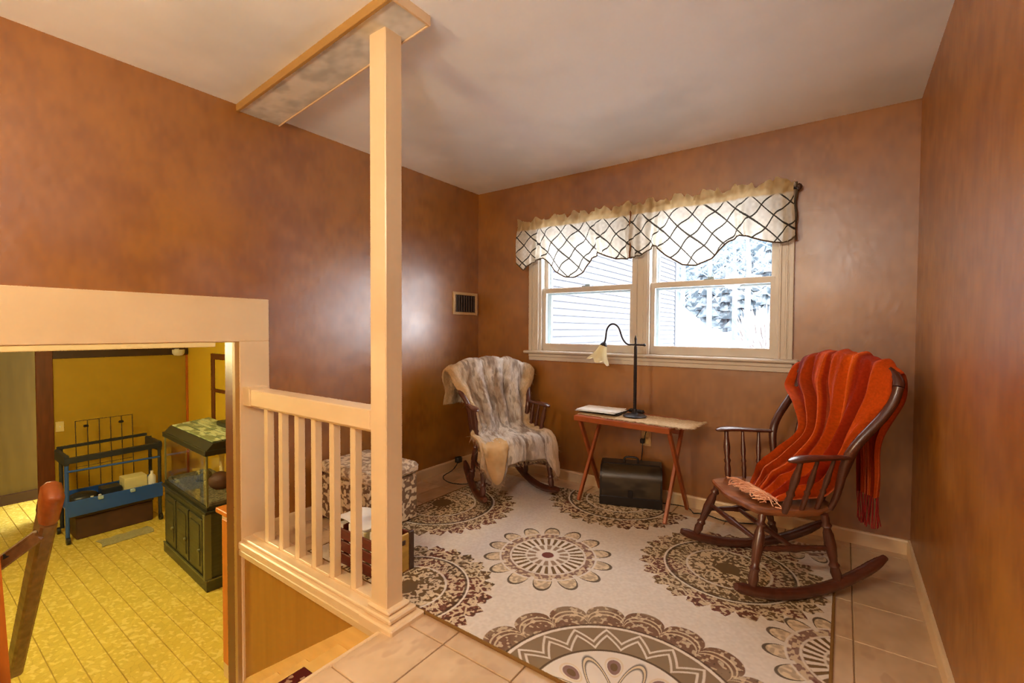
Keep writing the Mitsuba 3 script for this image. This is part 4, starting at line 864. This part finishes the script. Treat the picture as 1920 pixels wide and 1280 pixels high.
def conifer(x, y, z, h, seed, label):
    r = np.random.default_rng(seed); k = thing('conifer', label, 'tree', 'snowy conifers outside')
    obj('trunk', tube([[x, y, z], [x, y, z+h]], [.16, .02], 6), 'frosted_bark', k)
    V, F = [], []
    for i in range(11):
        f = i/11; zz = z+h*(.08+.9*f); R = (1-f)*h*.092+.08; n = 14; o = len(V)
        V.append([x, y, zz+h*.13])
        for j in range(n):
            a = j*2*math.pi/n+r.random()*.25; q = R*(1.0 if j % 2 else .62)*(.8+.4*r.random()); V.append([x+q*math.cos(a), y+q*math.sin(a), zz-.12*R+r.normal()*.04])
        F += [[o, o+1+j, o+1+(j+1) % n] for j in range(n)]
    obj('boughs', trimesh.Trimesh(V, F, process=False), 'frosted_needles', k, kind='stuff')
r_ = np.random.default_rng(3)
TREES = [(x, 26.0) for x in np.linspace(-8.6, 2.4, 8)]+[(x, 31.5) for x in np.linspace(-10.0, 2.0, 9)]
for i, (x, y) in enumerate(TREES):
    conifer(x, y, .9, 6.6+1.6*r_.random(), 10+i, 'snowy bluish conifer in the woods outside the right window')
for i in range(8):
    tree_bare(-5.6+.85*i, 17.5+1.2*(i % 3), .55, 6+2*r_.random(), 40+i, 'pale bare trunk in front of the woods outside the right window')
for i in range(3):
    r = np.random.default_rng(80+i); y = 15.5+1.3*i; x = 2.73-(y+3.26)*(.122+.014*i); k = thing('snowy_shrub', 'snow laden russet shrub at the right edge of the right window', 'shrub', 'snowy shrubs outside')
    br = []
    for q in range(70):
        a = r.random()*6.28; e = A([math.cos(a)*.7*r.random()+.0, math.sin(a)*.5*r.random(), .3+1.5*r.random()]); b = A([x, y, .35]); br.append(tube([b, b+e*.6+A([0, 0, .1]), b+e], [.02, .03, .012], 4))
    obj('twigs', cat_(*br), 'russet_leaf', k, kind='stuff')
def hill(s, t):
    import meshkit
    x = -26+44*s; y = 36+16*t; q = np.stack([x*.9, y*.9, s*0], 1)
    z = .8+11*np.clip(t, 0, 1)**.8+1.5*(meshkit.fbm(q)-.4)+.9*np.abs(np.sin(x*2.1+3*np.sin(y*1.3)))
    return np.stack([x, y, z], 1)
hm_, _ = grid(hill, 200, 50); struct('wooded_hillside', hm_, 'frosted_needles', 'bluish wooded hillside far behind the trees', 'hill', smooth=True)
for i, (px, py) in enumerate([(-.62, 9.9), (-.48, 9.9)]):
    obj('snow_stake', rbox(px-.02, px+.02, py-.02, py+.02, .2, 1.55, .004), 'stake_grey', None, ['thin grey stake in the snow nearest the house corner', 'thin grey stake in the snow one step from the house corner'][i], 'stake', group='stakes in the snow')

# ------------------------------------------------------------------ lamps of the rooms
def globe_lamp(key, x, y, z, drop, r, power, label):
    k = thing(key, label, 'ceiling lamp')
    obj('canopy', lathe([(.001, z), (.07, z), (.06, z-.03), (.001, z-.03)], 24, (x, y, 0)), 'white_plastic', k, smooth=40)
    obj('cord', tube([[x, y, z-.02], [x, y, z-drop+r*.95]], .006, 8), 'white_plastic', k, smooth=True)
    q = obj('globe', at(trimesh.creation.icosphere(2, r), x, y, z-drop), 'white_plastic', k)
    scene[q]['emitter'] = {'type': 'area', 'radiance': rgb(power)}
globe_lamp('room_ceiling_lamp', 2.3, -3.65, H, .42, .13, ROOM_LAMP, 'round globe lamp hanging in the upper room behind the camera')
globe_lamp('hall_ceiling_lamp', 1.35, -4.25, H, .48, .13, HALL_LAMP, 'round globe lamp hanging over the head of the stairs')
globe_lamp('lower_ceiling_lamp', -1.7, -2.9, 1.2, .14, .11, LOWER_LAMP, 'round globe lamp of the lower room')
